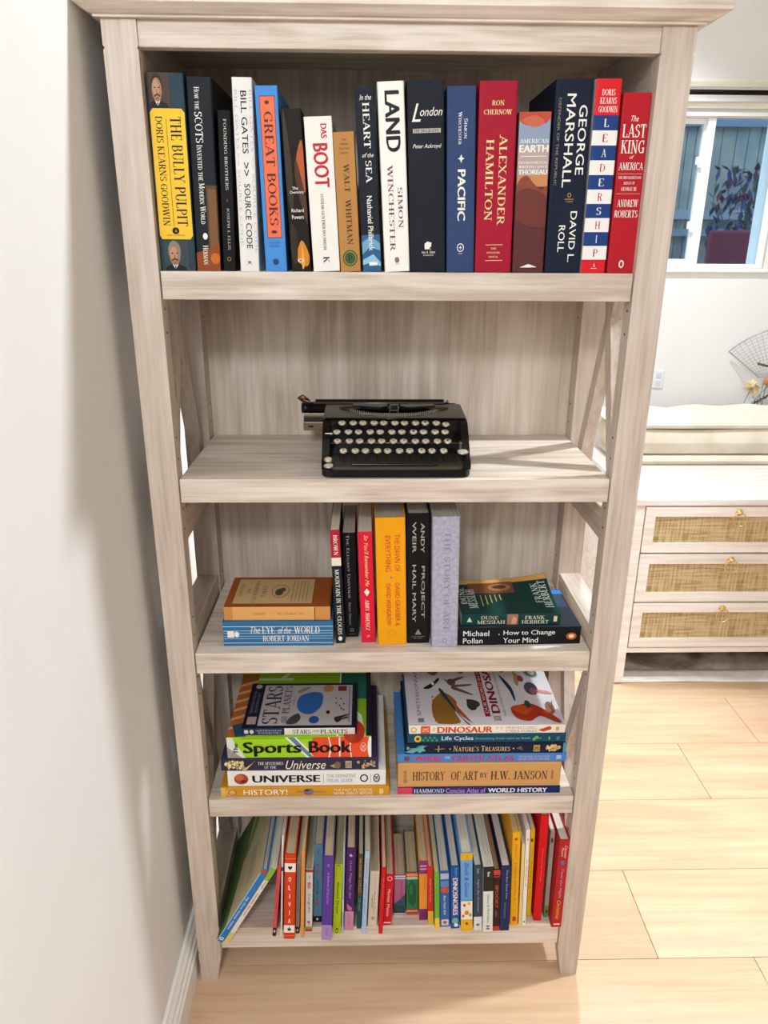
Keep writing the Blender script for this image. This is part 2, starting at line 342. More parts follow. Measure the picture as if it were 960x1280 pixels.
# ------------------------------------------------------------------ lettering
K, T_ = .17, .062
def arc(cx, cy, rx, ry, a0, a1): return ('a', cx, cy, rx, ry, a0, a1)
def ln(x0, y0, x1, y1, w='k'): return ('l', x0, y0, x1, y1, w)
SER = {
 'A': (.82, [ln(.1, 0, .42, 1, 'n'), ln(.40, 1, .72, 0), ln(.2, .33, .62, .33, 'n')], [(.1, 0), (.72, 0)]),
 'B': (.72, [ln(.17, 0, .17, 1), ln(.17, .97, .4, .97, 'n'), ln(.17, .52, .4, .52, 'n'), ln(.17, .03, .4, .03, 'n'), arc(.36, .745, .2, .225, -90, 90), arc(.38, .275, .24, .245, -90, 90)], []),
 'C': (.76, [arc(.44, .5, .34, .47, 50, 310), ln(.68, .65, .68, 1, 'n')], []),
 'D': (.82, [ln(.17, 0, .17, 1), ln(.17, .97, .36, .97, 'n'), ln(.17, .03, .36, .03, 'n'), arc(.36, .5, .36, .47, -90, 90)], []),
 'E': (.68, [ln(.17, 0, .17, 1), ln(.1, .97, .6, .97, 'n'), ln(.17, .52, .46, .52, 'n'), ln(.1, .03, .62, .03, 'n'), ln(.6, .78, .6, 1, 'n'), ln(.62, 0, .62, .24, 'n')], []),
 'F': (.64, [ln(.17, 0, .17, 1), ln(.1, .97, .58, .97, 'n'), ln(.17, .52, .44, .52, 'n'), ln(.58, .78, .58, 1, 'n')], [(.17, 0)]),
 'G': (.82, [arc(.44, .5, .34, .47, 50, 310), ln(.68, .65, .68, 1, 'n'), ln(.68, .03, .68, .42), ln(.52, .42, .8, .42, 'n')], []),
 'H': (.86, [ln(.17, 0, .17, 1), ln(.69, 0, .69, 1), ln(.17, .52, .69, .52, 'n')], [(.17, 0), (.17, 1), (.69, 0), (.69, 1)]),
 'I': (.38, [ln(.19, 0, .19, 1)], [(.19, 0), (.19, 1)]),
 'J': (.48, [ln(.3, .2, .3, 1), arc(.18, .2, .14, .2, 200, 360)], [(.3, 1)]),
 'K': (.8, [ln(.17, 0, .17, 1), ln(.17, .42, .62, 1, 'n'), ln(.34, .6, .68, 0)], [(.17, 0), (.17, 1), (.62, 1), (.68, 0)]),
 'L': (.66, [ln(.17, 0, .17, 1), ln(.1, .03, .6, .03, 'n'), ln(.6, 0, .6, .26, 'n')], [(.17, 1)]),
 'M': (1.0, [ln(.15, 0, .15, 1, 'n'), ln(.15, 1, .48, .05), ln(.48, .05, .82, 1, 'n'), ln(.84, 0, .84, 1)], [(.15, 0), (.15, 1), (.84, 0), (.84, 1)]),
 'N': (.86, [ln(.16, 0, .16, 1, 'n'), ln(.14, 1, .7, 0), ln(.7, 0, .7, 1, 'n')], [(.16, 0), (.16, 1), (.7, 1)]),
 'O': (.84, [arc(.42, .5, .34, .47, 0, 360)], []),
 'P': (.68, [ln(.17, 0, .17, 1), ln(.17, .97, .38, .97, 'n'), ln(.17, .46, .38, .46, 'n'), arc(.36, .715, .24, .255, -90, 90)], [(.17, 0)]),
 'R': (.76, [ln(.17, 0, .17, 1), ln(.17, .97, .38, .97, 'n'), ln(.17, .5, .38, .5, 'n'), arc(.36, .735, .22, .235, -90, 90), ln(.4, .5, .66, 0)], [(.17, 0), (.66, 0)]),
 'S': (.6, [arc(.3, .745, .2, .22, 40, 270), arc(.3, .28, .22, .25, -140, 90), ln(.5, .75, .5, 1, 'n'), ln(.1, 0, .1, .25, 'n')], []),
 'T': (.74, [ln(.37, 0, .37, 1), ln(.06, .97, .68, .97, 'n'), ln(.07, .76, .07, 1, 'n'), ln(.67, .76, .67, 1, 'n')], [(.37, 0)]),
 'U': (.82, [ln(.17, .3, .17, 1), ln(.67, .3, .67, 1, 'n'), arc(.42, .3, .25, .3, 180, 360)], [(.17, 1), (.67, 1)]),
 'V': (.8, [ln(.1, 1, .42, 0), ln(.4, 0, .7, 1, 'n')], [(.1, 1), (.7, 1)]),
 'W': (1.1, [ln(.1, 1, .36, 0), ln(.34, 0, .56, 1, 'n'), ln(.54, 1, .8, 0), ln(.78, 0, 1.0, 1, 'n')], [(.1, 1), (.54, 1), (1.0, 1)]),
 'X': (.8, [ln(.12, 1, .68, 0), ln(.12, 0, .68, 1, 'n')], [(.12, 0), (.68, 0), (.12, 1), (.68, 1)]),
 'Y': (.78, [ln(.1, 1, .4, .48), ln(.4, .48, .68, 1, 'n'), ln(.4, 0, .4, .5)], [(.4, 0), (.1, 1), (.68, 1)]),
 'Z': (.68, [ln(.1, .97, .58, .97, 'n'), ln(.56, 1, .1, 0), ln(.1, .03, .6, .03, 'n')], []),
 '.': (.3, [ln(.15, 0, .15, .14)], []), '-': (.4, [ln(.06, .42, .34, .42, 'n')], []), "'": (.25, [ln(.12, .75, .12, 1, 'n')], []),
 '&': (.8, [arc(.36, .76, .16, .2, 0, 360), arc(.34, .28, .24, .27, 60, 330), ln(.26, .7, .7, 0)], []), '!': (.3, [ln(.15, .3, .15, 1), ln(.15, 0, .15, .14)], []), ',': (.3, [ln(.15, -.1, .17, .14)], []),
}
def ser_text(s):
    V, F = [], []; x = 0
    def quad(ps): k = len(V); V.extend(ps); F.append([k, k + 1, k + 2, k + 3])
    for ch in s:
        if ch == ' ': x += .36; continue
        up = ch.upper(); g = SER.get(up)
        if not g: x += .4; continue
        sc_ = 1 if (ch == up) else .78
        for st in g[1]:
            if st[0] == 'l':
                _, a, b_, c, d, wd = st; hw = (K if wd == 'k' else T_) / 2
                dx, dy = c - a, d - b_; l = math.hypot(dx, dy)
                if abs(dx) > abs(dy) * 2: px, py = -dy / l * hw, dx / l * hw
                else: px, py = hw * math.copysign(1, dy), 0
                quad([(x + (a + px) * sc_, (b_ + py) * sc_), (x + (a - px) * sc_, (b_ - py) * sc_), (x + (c - px) * sc_, (d - py) * sc_), (x + (c + px) * sc_, (d + py) * sc_)])
            else:
                _, cx, cy, rx, ry, a0, a1 = st; n = max(4, int(abs(a1 - a0) / 30)); pts = []
                for i in range(n + 1):
                    a = radians(a0 + (a1 - a0) * i / n); hw = (T_ + (K - T_) * abs(cos(a)) ** 1.3) / 2
                    pts.append(((cx + (rx + hw) * cos(a), cy + (ry + T_ / 2) * sin(a)), (cx + (rx - hw) * cos(a), cy + (ry - T_ / 2) * sin(a))))
                for i in range(n):
                    quad([(x + p[0] * sc_, p[1] * sc_) for p in (pts[i][0], pts[i][1], pts[i + 1][1], pts[i + 1][0])])
        for (sx, sy) in g[2]:
            y0, y1 = (0, .055) if sy == 0 else (.945, 1)
            quad([(x + (sx - .15) * sc_, y0 * sc_), (x + (sx + .15) * sc_, y0 * sc_), (x + (sx + .15) * sc_, y1 * sc_), (x + (sx - .15) * sc_, y1 * sc_)])
        x += (g[0] + .04) * sc_
    return V, F
_tc = {}
def text2d(s, font):
    if (s, font) in _tc: return _tc[(s, font)]
    if font == 's': V, F = ser_text(s)
    else:
        cu = bpy.data.curves.new('t', 'FONT'); cu.body = s; cu.resolution_u = 3; cu.fill_mode = 'FRONT'
        if font == 'i': cu.shear = .35
        o = bpy.data.objects.new('t', cu); me = bpy.data.meshes.new_from_object(o)
        V = [(v.co.x, v.co.y) for v in me.vertices]; F = [list(p.vertices) for p in me.polygons]
        sh_ = {'B': (-.036, -.012, .012, .036), 'b': (-.008, .008)}.get(font)
        if sh_:
            n_ = len(V); V0, F0 = V, F; V, F = [], []
            for q_, dx in enumerate(sh_): V += [(a + dx, b_ + dx * .25, q_) for a, b_ in V0]; F += [[i + n_ * q_ for i in f] for f in F0]
        bpy.data.objects.remove(o); bpy.data.curves.remove(cu); bpy.data.meshes.remove(me)
    if V:
        x0 = min(v[0] for v in V); x1 = max(v[0] for v in V); y0 = min(v[1] for v in V); y1 = max(v[1] for v in V)
        V = [((v[0] - x0) / (x1 - x0 + 1e-9), (v[1] - y0) / (y1 - y0 + 1e-9), v[2] * .000025 if len(v) > 2 else (i // 4 % 5) * .00001 if font == 's' else 0) for i, v in enumerate(V)]
    _tc[(s, font)] = (V, F); return V, F

US = [0, .004, .015, .035, .07, .93, .965, .985, .996, 1]
def ell(n=20): return [(cos(2 * pi * i / n), sin(2 * pi * i / n)) for i in range(n)]
def decals(mb, items, fmap, rough=.5, fine=False):
    """flat print: each item is laid on the surface given by fmap(p, q, offset)"""
    for i, it in enumerate(items):
        off = .00020 + min(.00006, .0011 / len(items)) * i; k = it[0]
        if k == 'r':
            _, p0, q0, p1, q1, c = it
            nq = 16 if fine else 4; vs = []; fs = []; ps = [p0] + [u for u in ([k / 16 for k in range(17)] if fine else US) if p0 < u < p1] + [p1]
            for a in ps:
                for e in range(nq + 1): vs.append(fmap(a, q0 + (q1 - q0) * e / nq, off, 1))
            for a in range(len(ps) - 1):
                for e in range(nq): j = a * (nq + 1) + e; fs.append((j, j + 1, j + nq + 2, j + nq + 1))
            mb.add(vs, fs, mat(c, rough, 0, .15))
        elif k == 'e':
            _, pc, qc, rp, rq, c = it; mb.add([fmap(pc + rp * a, qc + rq * e, off) for a, e in ell()], [list(range(20))], mat(c, rough, 0, .15))
        elif k == 'p': mb.add([fmap(a, e, off) for a, e in it[1]], [list(range(len(it[1])))], mat(it[2], rough, 0, .15))
        elif k == 'q':   # smooth closed shape
            Q = it[1]; n_ = len(Q); vs = []
            for a in range(n_):
                p0_, p1_, p2_, p3_ = (Vector(Q[(a + e) % n_]) for e in (-1, 0, 1, 2))
                for t_ in (0, .25, .5, .75):
                    v_ = .5 * ((2 * p1_) + (p2_ - p0_) * t_ + (2 * p0_ - 5 * p1_ + 4 * p2_ - p3_) * t_ ** 2 + (3 * p1_ - p0_ - 3 * p2_ + p3_) * t_ ** 3)
                    vs.append(fmap(min(1, max(0, v_.x)), min(1, max(0, v_.y)), off))
            mb.add(vs, [list(range(len(vs)))], mat(it[2], rough, 0, .15))
        elif k == 'o':   # ring
            _, pc, qc, rp, rq, th, c = it; E_ = ell(24)
            vs = [fmap(pc + rp * a, qc + rq * e, off) for a, e in E_] + [fmap(pc + rp * (1 - th) * a, qc + rq * (1 - th) * e, off) for a, e in E_]
            mb.add(vs, [(j, (j + 1) % 24, 24 + (j + 1) % 24, 24 + j) for j in range(24)], mat(c, rough, 0, .15))
        elif k in 'thu':
            _, s, p0, q0, p1, q1, c, font = it; V, F = text2d(s, font)
            if s == 'I' and k == 'h': d_ = (p1 - p0) * .36; p0 += d_; p1 -= d_
            if k == 't': vs = [fmap(p0 + (p1 - p0) * y, q0 + (q1 - q0) * x, off + l_) for x, y, l_ in V]      # reads along q
            elif k == 'h': vs = [fmap(p0 + (p1 - p0) * x, q1 + (q0 - q1) * y, off + l_) for x, y, l_ in V]     # reads along p
            else: vs = [fmap(p1 + (p0 - p1) * y, q1 + (q0 - q1) * x, off + l_) for x, y, l_ in V]              # reads against q
            mb.add(vs, F, mat(c, rough, 0, .15))

def pages_mat(name, c0, c1):
    x, t, b, N, L = nodes(name, .8); tc = N('ShaderNodeTexCoord'); mp = N('ShaderNodeMapping'); mp.inputs['Scale'].default_value = (900, 6, 6)
    L(tc.outputs['Object'], mp.inputs[0]); n = N('ShaderNodeTexNoise', Scale=1.0, Detail=2.0); L(mp.outputs[0], n.inputs['Vector'])
    rp = ramp(N, [(.3, c0), (.7, c1)]); L(n.outputs[0], rp.inputs[0]); L(rp.outputs[0], b.inputs['Base Color']); return x
PG = {'w': pages_mat('pages_white', '#c8bfae', '#e9e2d4'), 'c': pages_mat('pages_cream', '#b09a78', '#d9c8a8'), 'g': pages_mat('pages_grey', '#9a948a', '#c4beb2'), 'b': pages_mat('pages_brown', '#8a6a48', '#b89468')}

def book(name, w, h, d, c, label, group, items=(), cov=(), back=(), hard=True, place=None, pg='w', rough=.45, bulge=None, curl=None, covc=None, power=None, name_sfx=''):
    """standing frame: x across the spine, y into the shelf, z up; place = (x,y,z,tilt) or ('lie', x_left, y, z, yaw)"""
    if place[0] == 'lie':
        _, xl, y, z, yaw = place
        M = Matrix.Translation((xl + h, y, z)) @ Matrix.Rotation(yaw, 4, 'Z') @ Matrix.Rotation(-pi / 2, 4, 'Y')
    else:
        x, y, z, tilt = place
        M = Matrix.Translation((x, y, z)) @ Matrix.Rotation(tilt, 4, 'Y')
        low = min((M @ Vector((q, 0, 0))).z for q in (0, w)); M = Matrix.Translation((0, 0, z - low)) @ M
    root = empty(name, mw=M); tag(root, label, 'book', group)
    tb = .0021 if hard else .0007; ov = .0028 if hard else 0
    tb = min(tb, w * .2)
    bl = bulge if bulge is not None else (min(.006, w * .16) if hard else .0008)
    pw_ = power or 8
    bl = min(bl, .0035)
    def sy(u):
        e = min(u, 1 - u) / .07
        return -bl if e >= 1 else -bl * math.sqrt(max(0, 1 - (1 - e) ** 2))
    us = US
    outer = [(0, d)] + [(w * u, bl + sy(u)) for u in us] + [(w, d)]
    inner = [(tb, d)] + [(tb + (w - 2 * tb) * u, bl + sy(u) + tb * 1.2) for u in us] + [(w - tb, d)]
    # cover case as a U-shaped shell
    vs = []; m_ = len(outer)
    nz = 8 if curl else 1; ny = 8 if curl else 1
    def chain(o): # subdivide the board legs
        a = [(o[0][0], o[0][1] + (o[1][1] - o[0][1]) * i / ny) for i in range(ny)]
        e = [(o[-1][0], o[-2][1] + (o[-1][1] - o[-2][1]) * i / ny) for i in range(1, ny + 1)]
        return a + o[1:-1] + e
    outer, inner = chain(outer), chain(inner); m_ = len(outer)
    def cf(p):
        x, y, z = p
        if curl and x > w * .45: x += curl(max(0, y / d), 1 - z / h) * min(1, (x / w - .45) / .5)
        return (x, y, z)
    for k in range(nz + 1):
        z = h * k / nz
        vs += [cf((a, b_, z)) for a, b_ in outer] + [cf((a, b_, z)) for a, b_ in inner]
    fs = []
    for k in range(nz):
        o0 = k * 2 * m_; o1 = o0 + 2 * m_
        for i in range(m_ - 1):
            fs.append((o0 + i, o0 + i + 1, o1 + i + 1, o1 + i)); fs.append((o0 + m_ + i + 1, o0 + m_ + i, o1 + m_ + i, o1 + m_ + i + 1))
        fs.append((o0 + m_, o0, o1, o1 + m_)); fs.append((o0 + m_ - 1, o0 + 2 * m_ - 1, o1 + 2 * m_ - 1, o1 + m_ - 1))
    for o0, fl_ in ((0, 0), (nz * 2 * m_, 1)):
        for i in range(m_ - 1): fs.append((o0 + i, o0 + m_ + i, o0 + m_ + i + 1, o0 + i + 1))
    cm = mat(c, rough + .1, 0, .12) if isinstance(c, str) else c
    mb = MB().add(vs, fs, cm)
    if covc:
        mb.m(mat(covc, rough)); ci = mb.m(mat(covc, rough))
        for j, f in enumerate(mb.f):
            if all(mb.v[q][1] > bl + .0005 for q in f): mb.mi[j] = ci
    cv = mb.build('cover', root)
    pb = MB(); px0, px1 = tb + .0001, w - tb - .0001; ybk = d - ov - .0004
    if curl:
        vs = []; 
        for k in range(nz + 1):
            z = ov + (h - 2 * ov) * k / nz
            for i in range(ny + 1):
                y = .003 + (ybk - .003) * i / ny
                vs += [cf((px0, y, z)), cf((px1, y, z))]
        q = 2 * (ny + 1); fs = []
        for k in range(nz):
            for i in range(ny):
                a = k * q + 2 * i
                fs += [(a, a + 2, a + q + 2, a + q), (a + 1, a + q + 1, a + q + 3, a + 3)]
            a = k * q; fs += [(a, a + q, a + q + 1, a + 1)]; a = k * q + 2 * ny; fs += [(a, a + 1, a + q + 1, a + q)]
        for i in range(ny): a = 2 * i; fs.append((a, a + 1, a + 3, a + 2)); a = nz * q + 2 * i; fs.append((a, a + 2, a + 3, a + 1))
        pb.add(vs, fs, PG[pg])
    else: pb.box(px0, bl + tb * 1.2 + .0004, ov + .0001, px1, ybk, h - ov - .0001, PG[pg])
    pb.build('pages', root)
    if items:
        mb = MB(); decals(mb, items, lambda p, q, o, r=0: (w * p, (bl + sy(p) if r else 0) - o, h * (1 - q)) if r else (w * min(.985, max(.015, p)), -o, h * (1 - q)), rough); mb.build('spine_print', cv, fix=False)
    if cov:
        mb = MB(); decals(mb, cov, lambda p, q, o, r=0: cf((w + o * (2 if curl else 1), d * p, h * (1 - q))), rough, bool(curl)); mb.build('front_cover_print', cv, fix=False)
    if back:
        mb = MB(); decals(mb, back, lambda p, q, o, r=0: (-o, d * p, h * (1 - q)), rough); mb.build('back_cover_print', cv, fix=False)
    return root
def stand(y, xb0, xb1, xt0, xt1, h, z, *, g=.0006):
    """thickness, tilt and corner from the measured ends of the spine"""
    w_ = max(.003, ((xb1 - xb0) + (xt1 - xt0)) / 2 - g); tilt = math.atan2(((xt0 + xt1) - (xb0 + xb1)) / 2, h)
    return w_, h / cos(tilt) if abs(tilt) > .2 else h, (xb0 + g / 2, y, z, tilt)
# ------------------------------------------------------------------ books: row on the top shelf
Z1, Z3, Z4, Z5 = 1.2889, .7086, .4208, .1265
G1 = 'books standing on the top shelf'
def portrait(p0, q0, p1, q1, bg, hair, tie):
    fx = lambda a: p0 + (p1 - p0) * a; fy = lambda a: q0 + (q1 - q0) * a
    L_ = lambda pts: [(fx(a), fy(b_)) for a, b_ in pts]; sx, sy = p1 - p0, q1 - q0
    return [('r', p0, q0, p1, q1, bg), ('p', L_([(.0, 1), (.02, .9), (.2, .8), (.6, .78), (.85, .88), (.9, 1)]), '#20242a'),
            ('p', L_([(.3, .78), (.42, .95), (.55, .78)]), '#e8e4da'), ('p', L_([(.39, .84), (.42, .98), (.46, .84)]), tie),
            ('e', fx(.42), fy(.36), sx * .26, sy * .35, hair), ('e', fx(.42), fy(.48), sx * .225, sy * .34, '#a87c5e'), ('e', fx(.38), fy(.44), sx * .15, sy * .24, '#bd9474'),
            ('e', fx(.33), fy(.42), sx * .04, sy * .02, '#2b1c14'), ('e', fx(.52), fy(.42), sx * .04, sy * .02, '#2b1c14'), ('e', fx(.42), fy(.52), sx * .035, sy * .07, '#a87556'),
            ('p', L_([(.27, .64), (.42, .57), (.58, .64), (.55, .68), (.42, .64), (.3, .68)]), '#5a4030'), ('e', fx(.42), fy(.72), sx * .06, sy * .02, '#8a4f40')]
W_ = '#f2efe6'; K_ = '#1b1b1d'
def top(c, label, xt0, xt1, xb0, xb1, h, items, **kw):
    w_, h_, pl = stand(kw.pop('y', .012), xb0, xb1, xt0, xt1, h, Z1)
    return book(kw.pop('name', 'book'), w_, h_, kw.pop('d', .155), c, label, G1, items, place=pl, **kw)
YL = '#f5c63a'
top('#31454f', 'thick book with yellow spine panel between two printed portraits of moustached men', .044, .091, .043, .089, .233,
    portrait(0.02, 0, .62, .17, '#4a4038', '#3a2a20', '#1b1b1d') + portrait(.12, .835, .82, 1, '#3e4a50', '#8a8580', '#151515') + [
     ('p', [(.04, .19), (.12, .17), (.9, .17), (.98, .19), (.98, .81), (.9, .83), (.1, .83), (.04, .81)], YL),
     ('t', 'THE BULLY PULPIT', .56, .21, .86, .76, K_, 's'), ('t', 'DORIS KEARNS GOODWIN', .17, .21, .36, .76, K_, 's'), ('r', .455, .22, .47, .76, '#6b5518'),
     ('e', .5, .785, .1, .018, K_), ('h', 'A', .47, .778, .54, .792, YL, 's'), ('h', 'SIMON & SCHUSTER', .25, .805, .75, .813, '#6b5518', 's')], bulge=.002)
top('#22262b', 'tall dark book with a painted brown building at the foot, right of the yellow spine', .0935, .1255, .0905, .1225, .229,
    [('r', .55, .54, 1, .92, '#5e4229'), ('r', .62, .56, .95, .9, '#7a5836'), ('p', [(0, .96), (0, .9), (.6, .88), (1, .84), (1, 1), (0, 1)], '#8e4a22'), ('e', .8, .93, .2, .03, '#c96a2c'),
     ('t', 'How the', .30, .05, .50, .16, W_, 's'), ('t', 'SCOTS', .26, .17, .56, .325, W_, 's'), ('t', 'Invented the Modern World', .28, .335, .50, .745, W_, 's'), ('e', .42, .81, .1, .018, W_), ('t', 'Herman', .30, .86, .52, .965, W_, 's')], covc='#3a1712', bulge=.004)
top('#171719', 'short thin black paperback wedged between the dark painted spine and the white one', .127, .1465, .1255, .139, .192,
    [('t', 'FOUNDING BROTHERS', .42, .05, .66, .48, '#c9c4ba', 's'), ('e', .52, .545, .06, .008, '#8e3a26'), ('t', 'JOSEPH J. ELLIS', .45, .59, .66, .86, '#b5afa4', 's'), ('o', .5, .92, .15, .014, .25, '#a8844a')], hard=False, covc='#3b1a12', pg='b', d=.135)
top('#e9e7e2', 'white book with black sans lettering and faint grey repeated lettering', .150, .1755, .148, .174, .229,
    [('t', 'BILL GATES >> SOURCE CODE', .1, .06, .24, .86, '#c3c3c3', 'b'), ('t', 'BILL GATES >> SOURCE CODE', .82, .06, .96, .9, '#c3c3c3', 'b'),
     ('t', 'BILL GATES', .40, .065, .70, .375, K_, 'b'), ('t', '>>', .42, .42, .68, .49, K_, 'b'), ('t', 'SOURCE CODE', .40, .53, .70, .875, K_, 'b'), ('t', 'K', .4, .945, .6, .965, K_, 'b')], bulge=.002)
top('#4a8fd6', 'bright blue book with a long orange spine panel', .1765, .2065, .182, .2095, .220,
    [('r', .17, .05, .86, .81, '#7c4a3c'), ('r', .2, .055, .83, .805, '#e8724c'), ('e', .5, .085, .1, .01, '#5c2a24'), ('t', 'GREAT BOOKS', .33, .13, .72, .74, '#5c2a24', 's'), ('e', .5, .775, .14, .008, '#5c2a24'),
     ('h', 'DAVID', .25, .83, .75, .842, '#3a5f94', 's'), ('h', 'DENBY', .25, .85, .75, .862, '#3a5f94', 's'), ('e', .5, .945, .14, .018, '#27436e')], bulge=.001)
top('#231d18', 'dark paperback with orange leaf shapes on a brown bark pattern', .209, .235, .217, .2435, .195,
    [('q', [(.1, 0), (.35, .3), (.3, .6), (.05, .5)], '#3a2f22'), ('q', [(.95, .19), (.98, .5), (.7, .4), (.6, .3)], '#b5592a'), ('q', [(.98, .55), (.6, .3), (.5, .42), (.75, .6), (.98, .7)], '#4e2f22'),
     ('q', [(.3, .92), (.6, .8), (.95, .9), (.8, .97)], '#d08426'), ('q', [(.6, .83), (.7, .95), (.55, .98)], '#f0a53a'), ('q', [(.1, .7), (.4, .75), (.3, .95), (.05, .9)], '#332a1c'),
     ('h', 'The', .32, .465, .6, .483, W_, 'b'), ('h', 'Overstory', .18, .49, .88, .512, W_, 'b'), ('h', 'Richard', .2, .60, .82, .622, W_, 'b'), ('h', 'Powers', .2, .64, .8, .665, W_, 'b'), ('o', .5, .93, .16, .012, .3, W_)], hard=False, pg='c', d=.14)
top('#f0ece4', 'white paperback with red vertical lettering near its top', .2365, .2735, .246, .2805, .186,
    [('t', 'DAS', .58, .045, .80, .135, '#c2222a', 'B'), ('t', 'BOOT', .26, .165, .80, .445, '#c2222a', 'B'), ('t', 'LOTHAR-GUNTHER BUCHHEIM', .43, .485, .54, .855, '#3a3a3a', 's'), ('t', 'K', .4, .9, .62, .945, K_, 's')], hard=False, d=.14)
top('#b9854a', 'short tan paperback with a round green emblem at its foot', .2745, .3015, .2825, .3100, .169,
    [('h', 'The', .4, .045, .62, .06, '#4e3318', 's'), ('h', 'Viking', .3, .075, .7, .09, '#4e3318', 's'), ('h', 'Portable', .25, .105, .76, .12, '#4e3318', 's'), ('h', 'Library', .3, .135, .7, .15, '#4e3318', 's'),
     ('t', 'WALT', .42, .22, .68, .42, '#4e3318', 's'), ('t', 'WHITMAN', .42, .47, .68, .80, '#4e3318', 's'), ('e', .5, .9, .37, .062, '#3d5a34'), ('o', .5, .9, .3, .05, .08, '#b9a24a'), ('h', 'P', .4, .875, .6, .925, '#22351e', 's')], hard=False, pg='b', d=.12)
top('#20252e', 'narrow near-black paperback fading to blue sea waves at its foot', .3015, .3265, .3125, .3375, .221,
    [('r', 0, .79, 1, 1, '#2f5f86'), ('p', [(0, .83), (.5, .80), (1, .84), (1, .88), (.4, .86), (0, .9)], '#6fa3c4'), ('p', [(0, .93), (.6, .90), (1, .95), (1, .97), (.4, .95), (0, .96)], '#8fc0da'),
     ('h', 'In the', .25, .045, .85, .072, W_, 'i'), ('t', 'HEART', .38, .085, .72, .32, W_, 's'), ('h', 'of the', .25, .345, .85, .368, W_, 'i'), ('t', 'SEA', .40, .385, .72, .505, W_, 's'),
     ('t', 'Nathaniel Philbrick', .38, .575, .66, .88, W_, 'b'), ('r', .35, .945, .8, .965, W_)], hard=False, d=.14)
top('#f3f1e8', 'tall white book with large black capitals above thin purple ones', .3285, .3645, .3415, .3745, .226,
    [('t', 'LAND', .26, .045, .80, .355, K_, 'B'), ('t', 'SIMON', .62, .54, .80, .76, '#7a4a58', 's'), ('t', 'WINCHESTER', .26, .42, .46, .885, '#7a4a58', 's'), ('e', .5, .935, .09, .017, '#9a6a58'), ('r', .42, .957, .6, .96, '#999999')], bulge=.004)
top('#1d2129', 'widest black book on the top shelf with white script near its top', .3675, .4145, .376, .4235, .228,
    [('h', 'L', .12, .115, .36, .205, W_, 'i'), ('h', 'ondon', .34, .135, .95, .178, W_, 'i'), ('r', .14, .24, .9, .262, '#b9b5aa'), ('h', 'THE BIOGRAPHY', .17, .243, .87, .259, '#1d2129', 's'),
     ('h', 'Peter Ackroyd', .13, .318, .92, .345, W_, 'i'), ('p', [(.42, .865), (.42, .845), (.5, .832), (.62, .84), (.6, .862), (.54, .87), (.62, .875), (.42, .875)], W_), ('h', 'Nan A. Talese', .33, .885, .72, .898, W_, 'i'), ('h', 'DOUBLEDAY', .38, .905, .68, .912, W_, 's')], bulge=.001)
top('#34476e', 'slate blue book with white vertical lettering and a small star', .418, .455, .425, .462, .222,
    [('t', 'Simon', .60, .165, .72, .27, W_, 's'), ('t', 'Winchester', .40, .13, .52, .30, W_, 's'), ('p', [(.5, .35), (.54, .367), (.62, .373), (.54, .379), (.5, .397), (.46, .379), (.38, .373), (.46, .367)], W_),
     ('t', 'PACIFIC', .38, .43, .66, .71, W_, 'B'), ('o', .5, .86, .13, .024, .2, W_), ('h', '+', .44, .85, .56, .87, W_, 'b'), ('r', .42, .893, .58, .895, W_)], bulge=.001)
top('#a31c33', 'crimson book with two vertical lines of gold capitals', .4575, .5075, .463, .511, .228,
    [('h', 'RON', .34, .095, .66, .12, '#f0d79a', 's'), ('h', 'CHERNOW', .13, .14, .87, .165, '#f0d79a', 's'), ('t', 'ALEXANDER', .57, .265, .77, .74, '#f0d79a', 's'), ('t', 'HAMILTON', .22, .29, .42, .715, '#f0d79a', 's'),
     ('r', .28, .845, .75, .848, '#f0d79a'), ('h', 'THE', .42, .862, .58, .872, '#f0d79a', 's'), ('h', 'PENGUIN', .32, .885, .68, .895, '#f0d79a', 's'), ('h', 'PRESS', .38, .908, .62, .918, '#f0d79a', 's'), ('r', .28, .932, .75, .935, '#f0d79a')], bulge=.0015)
top('#5e3433', 'shorter book with a mountain sunset printed under a pale blue sky', .5095, .5525, .514, .5555, .194,
    [('r', .02, 0, .98, .22, '#8f9fb8'), ('r', .02, .2, .98, .38, '#b9a6a0'), ('q', [(.02, 0), (.98, 0), (.98, .03), (.8, .07), (.5, .04), (.3, .08), (.02, .05)], '#b8503c'), ('q', [(.1, .05), (.5, .09), (.8, .06), (.5, .02)], '#c9694c'),
     ('r', .02, .38, .98, .45, '#c98a5c'), ('q', [(.02, .44), (.3, .38), (.55, .43), (.8, .47), (.98, .45), (.98, .62), (.02, .6)], '#8a4a38'), ('q', [(.02, .5), (.4, .46), (.98, .52), (.98, .7), (.02, .66)], '#6e3a34'),
     ('h', 'AMERICAN', .05, .16, .95, .185, W_, 's'), ('h', 'EARTH', .05, .195, .95, .24, W_, 'B'), ('r', .1, .262, .9, .266, W_), ('h', 'ENVIRONMENTAL', .05, .295, .95, .31, W_, 's'), ('h', 'WRITING SINCE', .05, .32, .95, .335, W_, 's'), ('h', 'THOREAU', .05, .345, .95, .375, W_, 'B'),
     ('q', [(.25, .965), (.35, .955), (.5, .945), (.65, .955), (.75, .965)], W_)], d=.14, bulge=.0015, rough=.3)
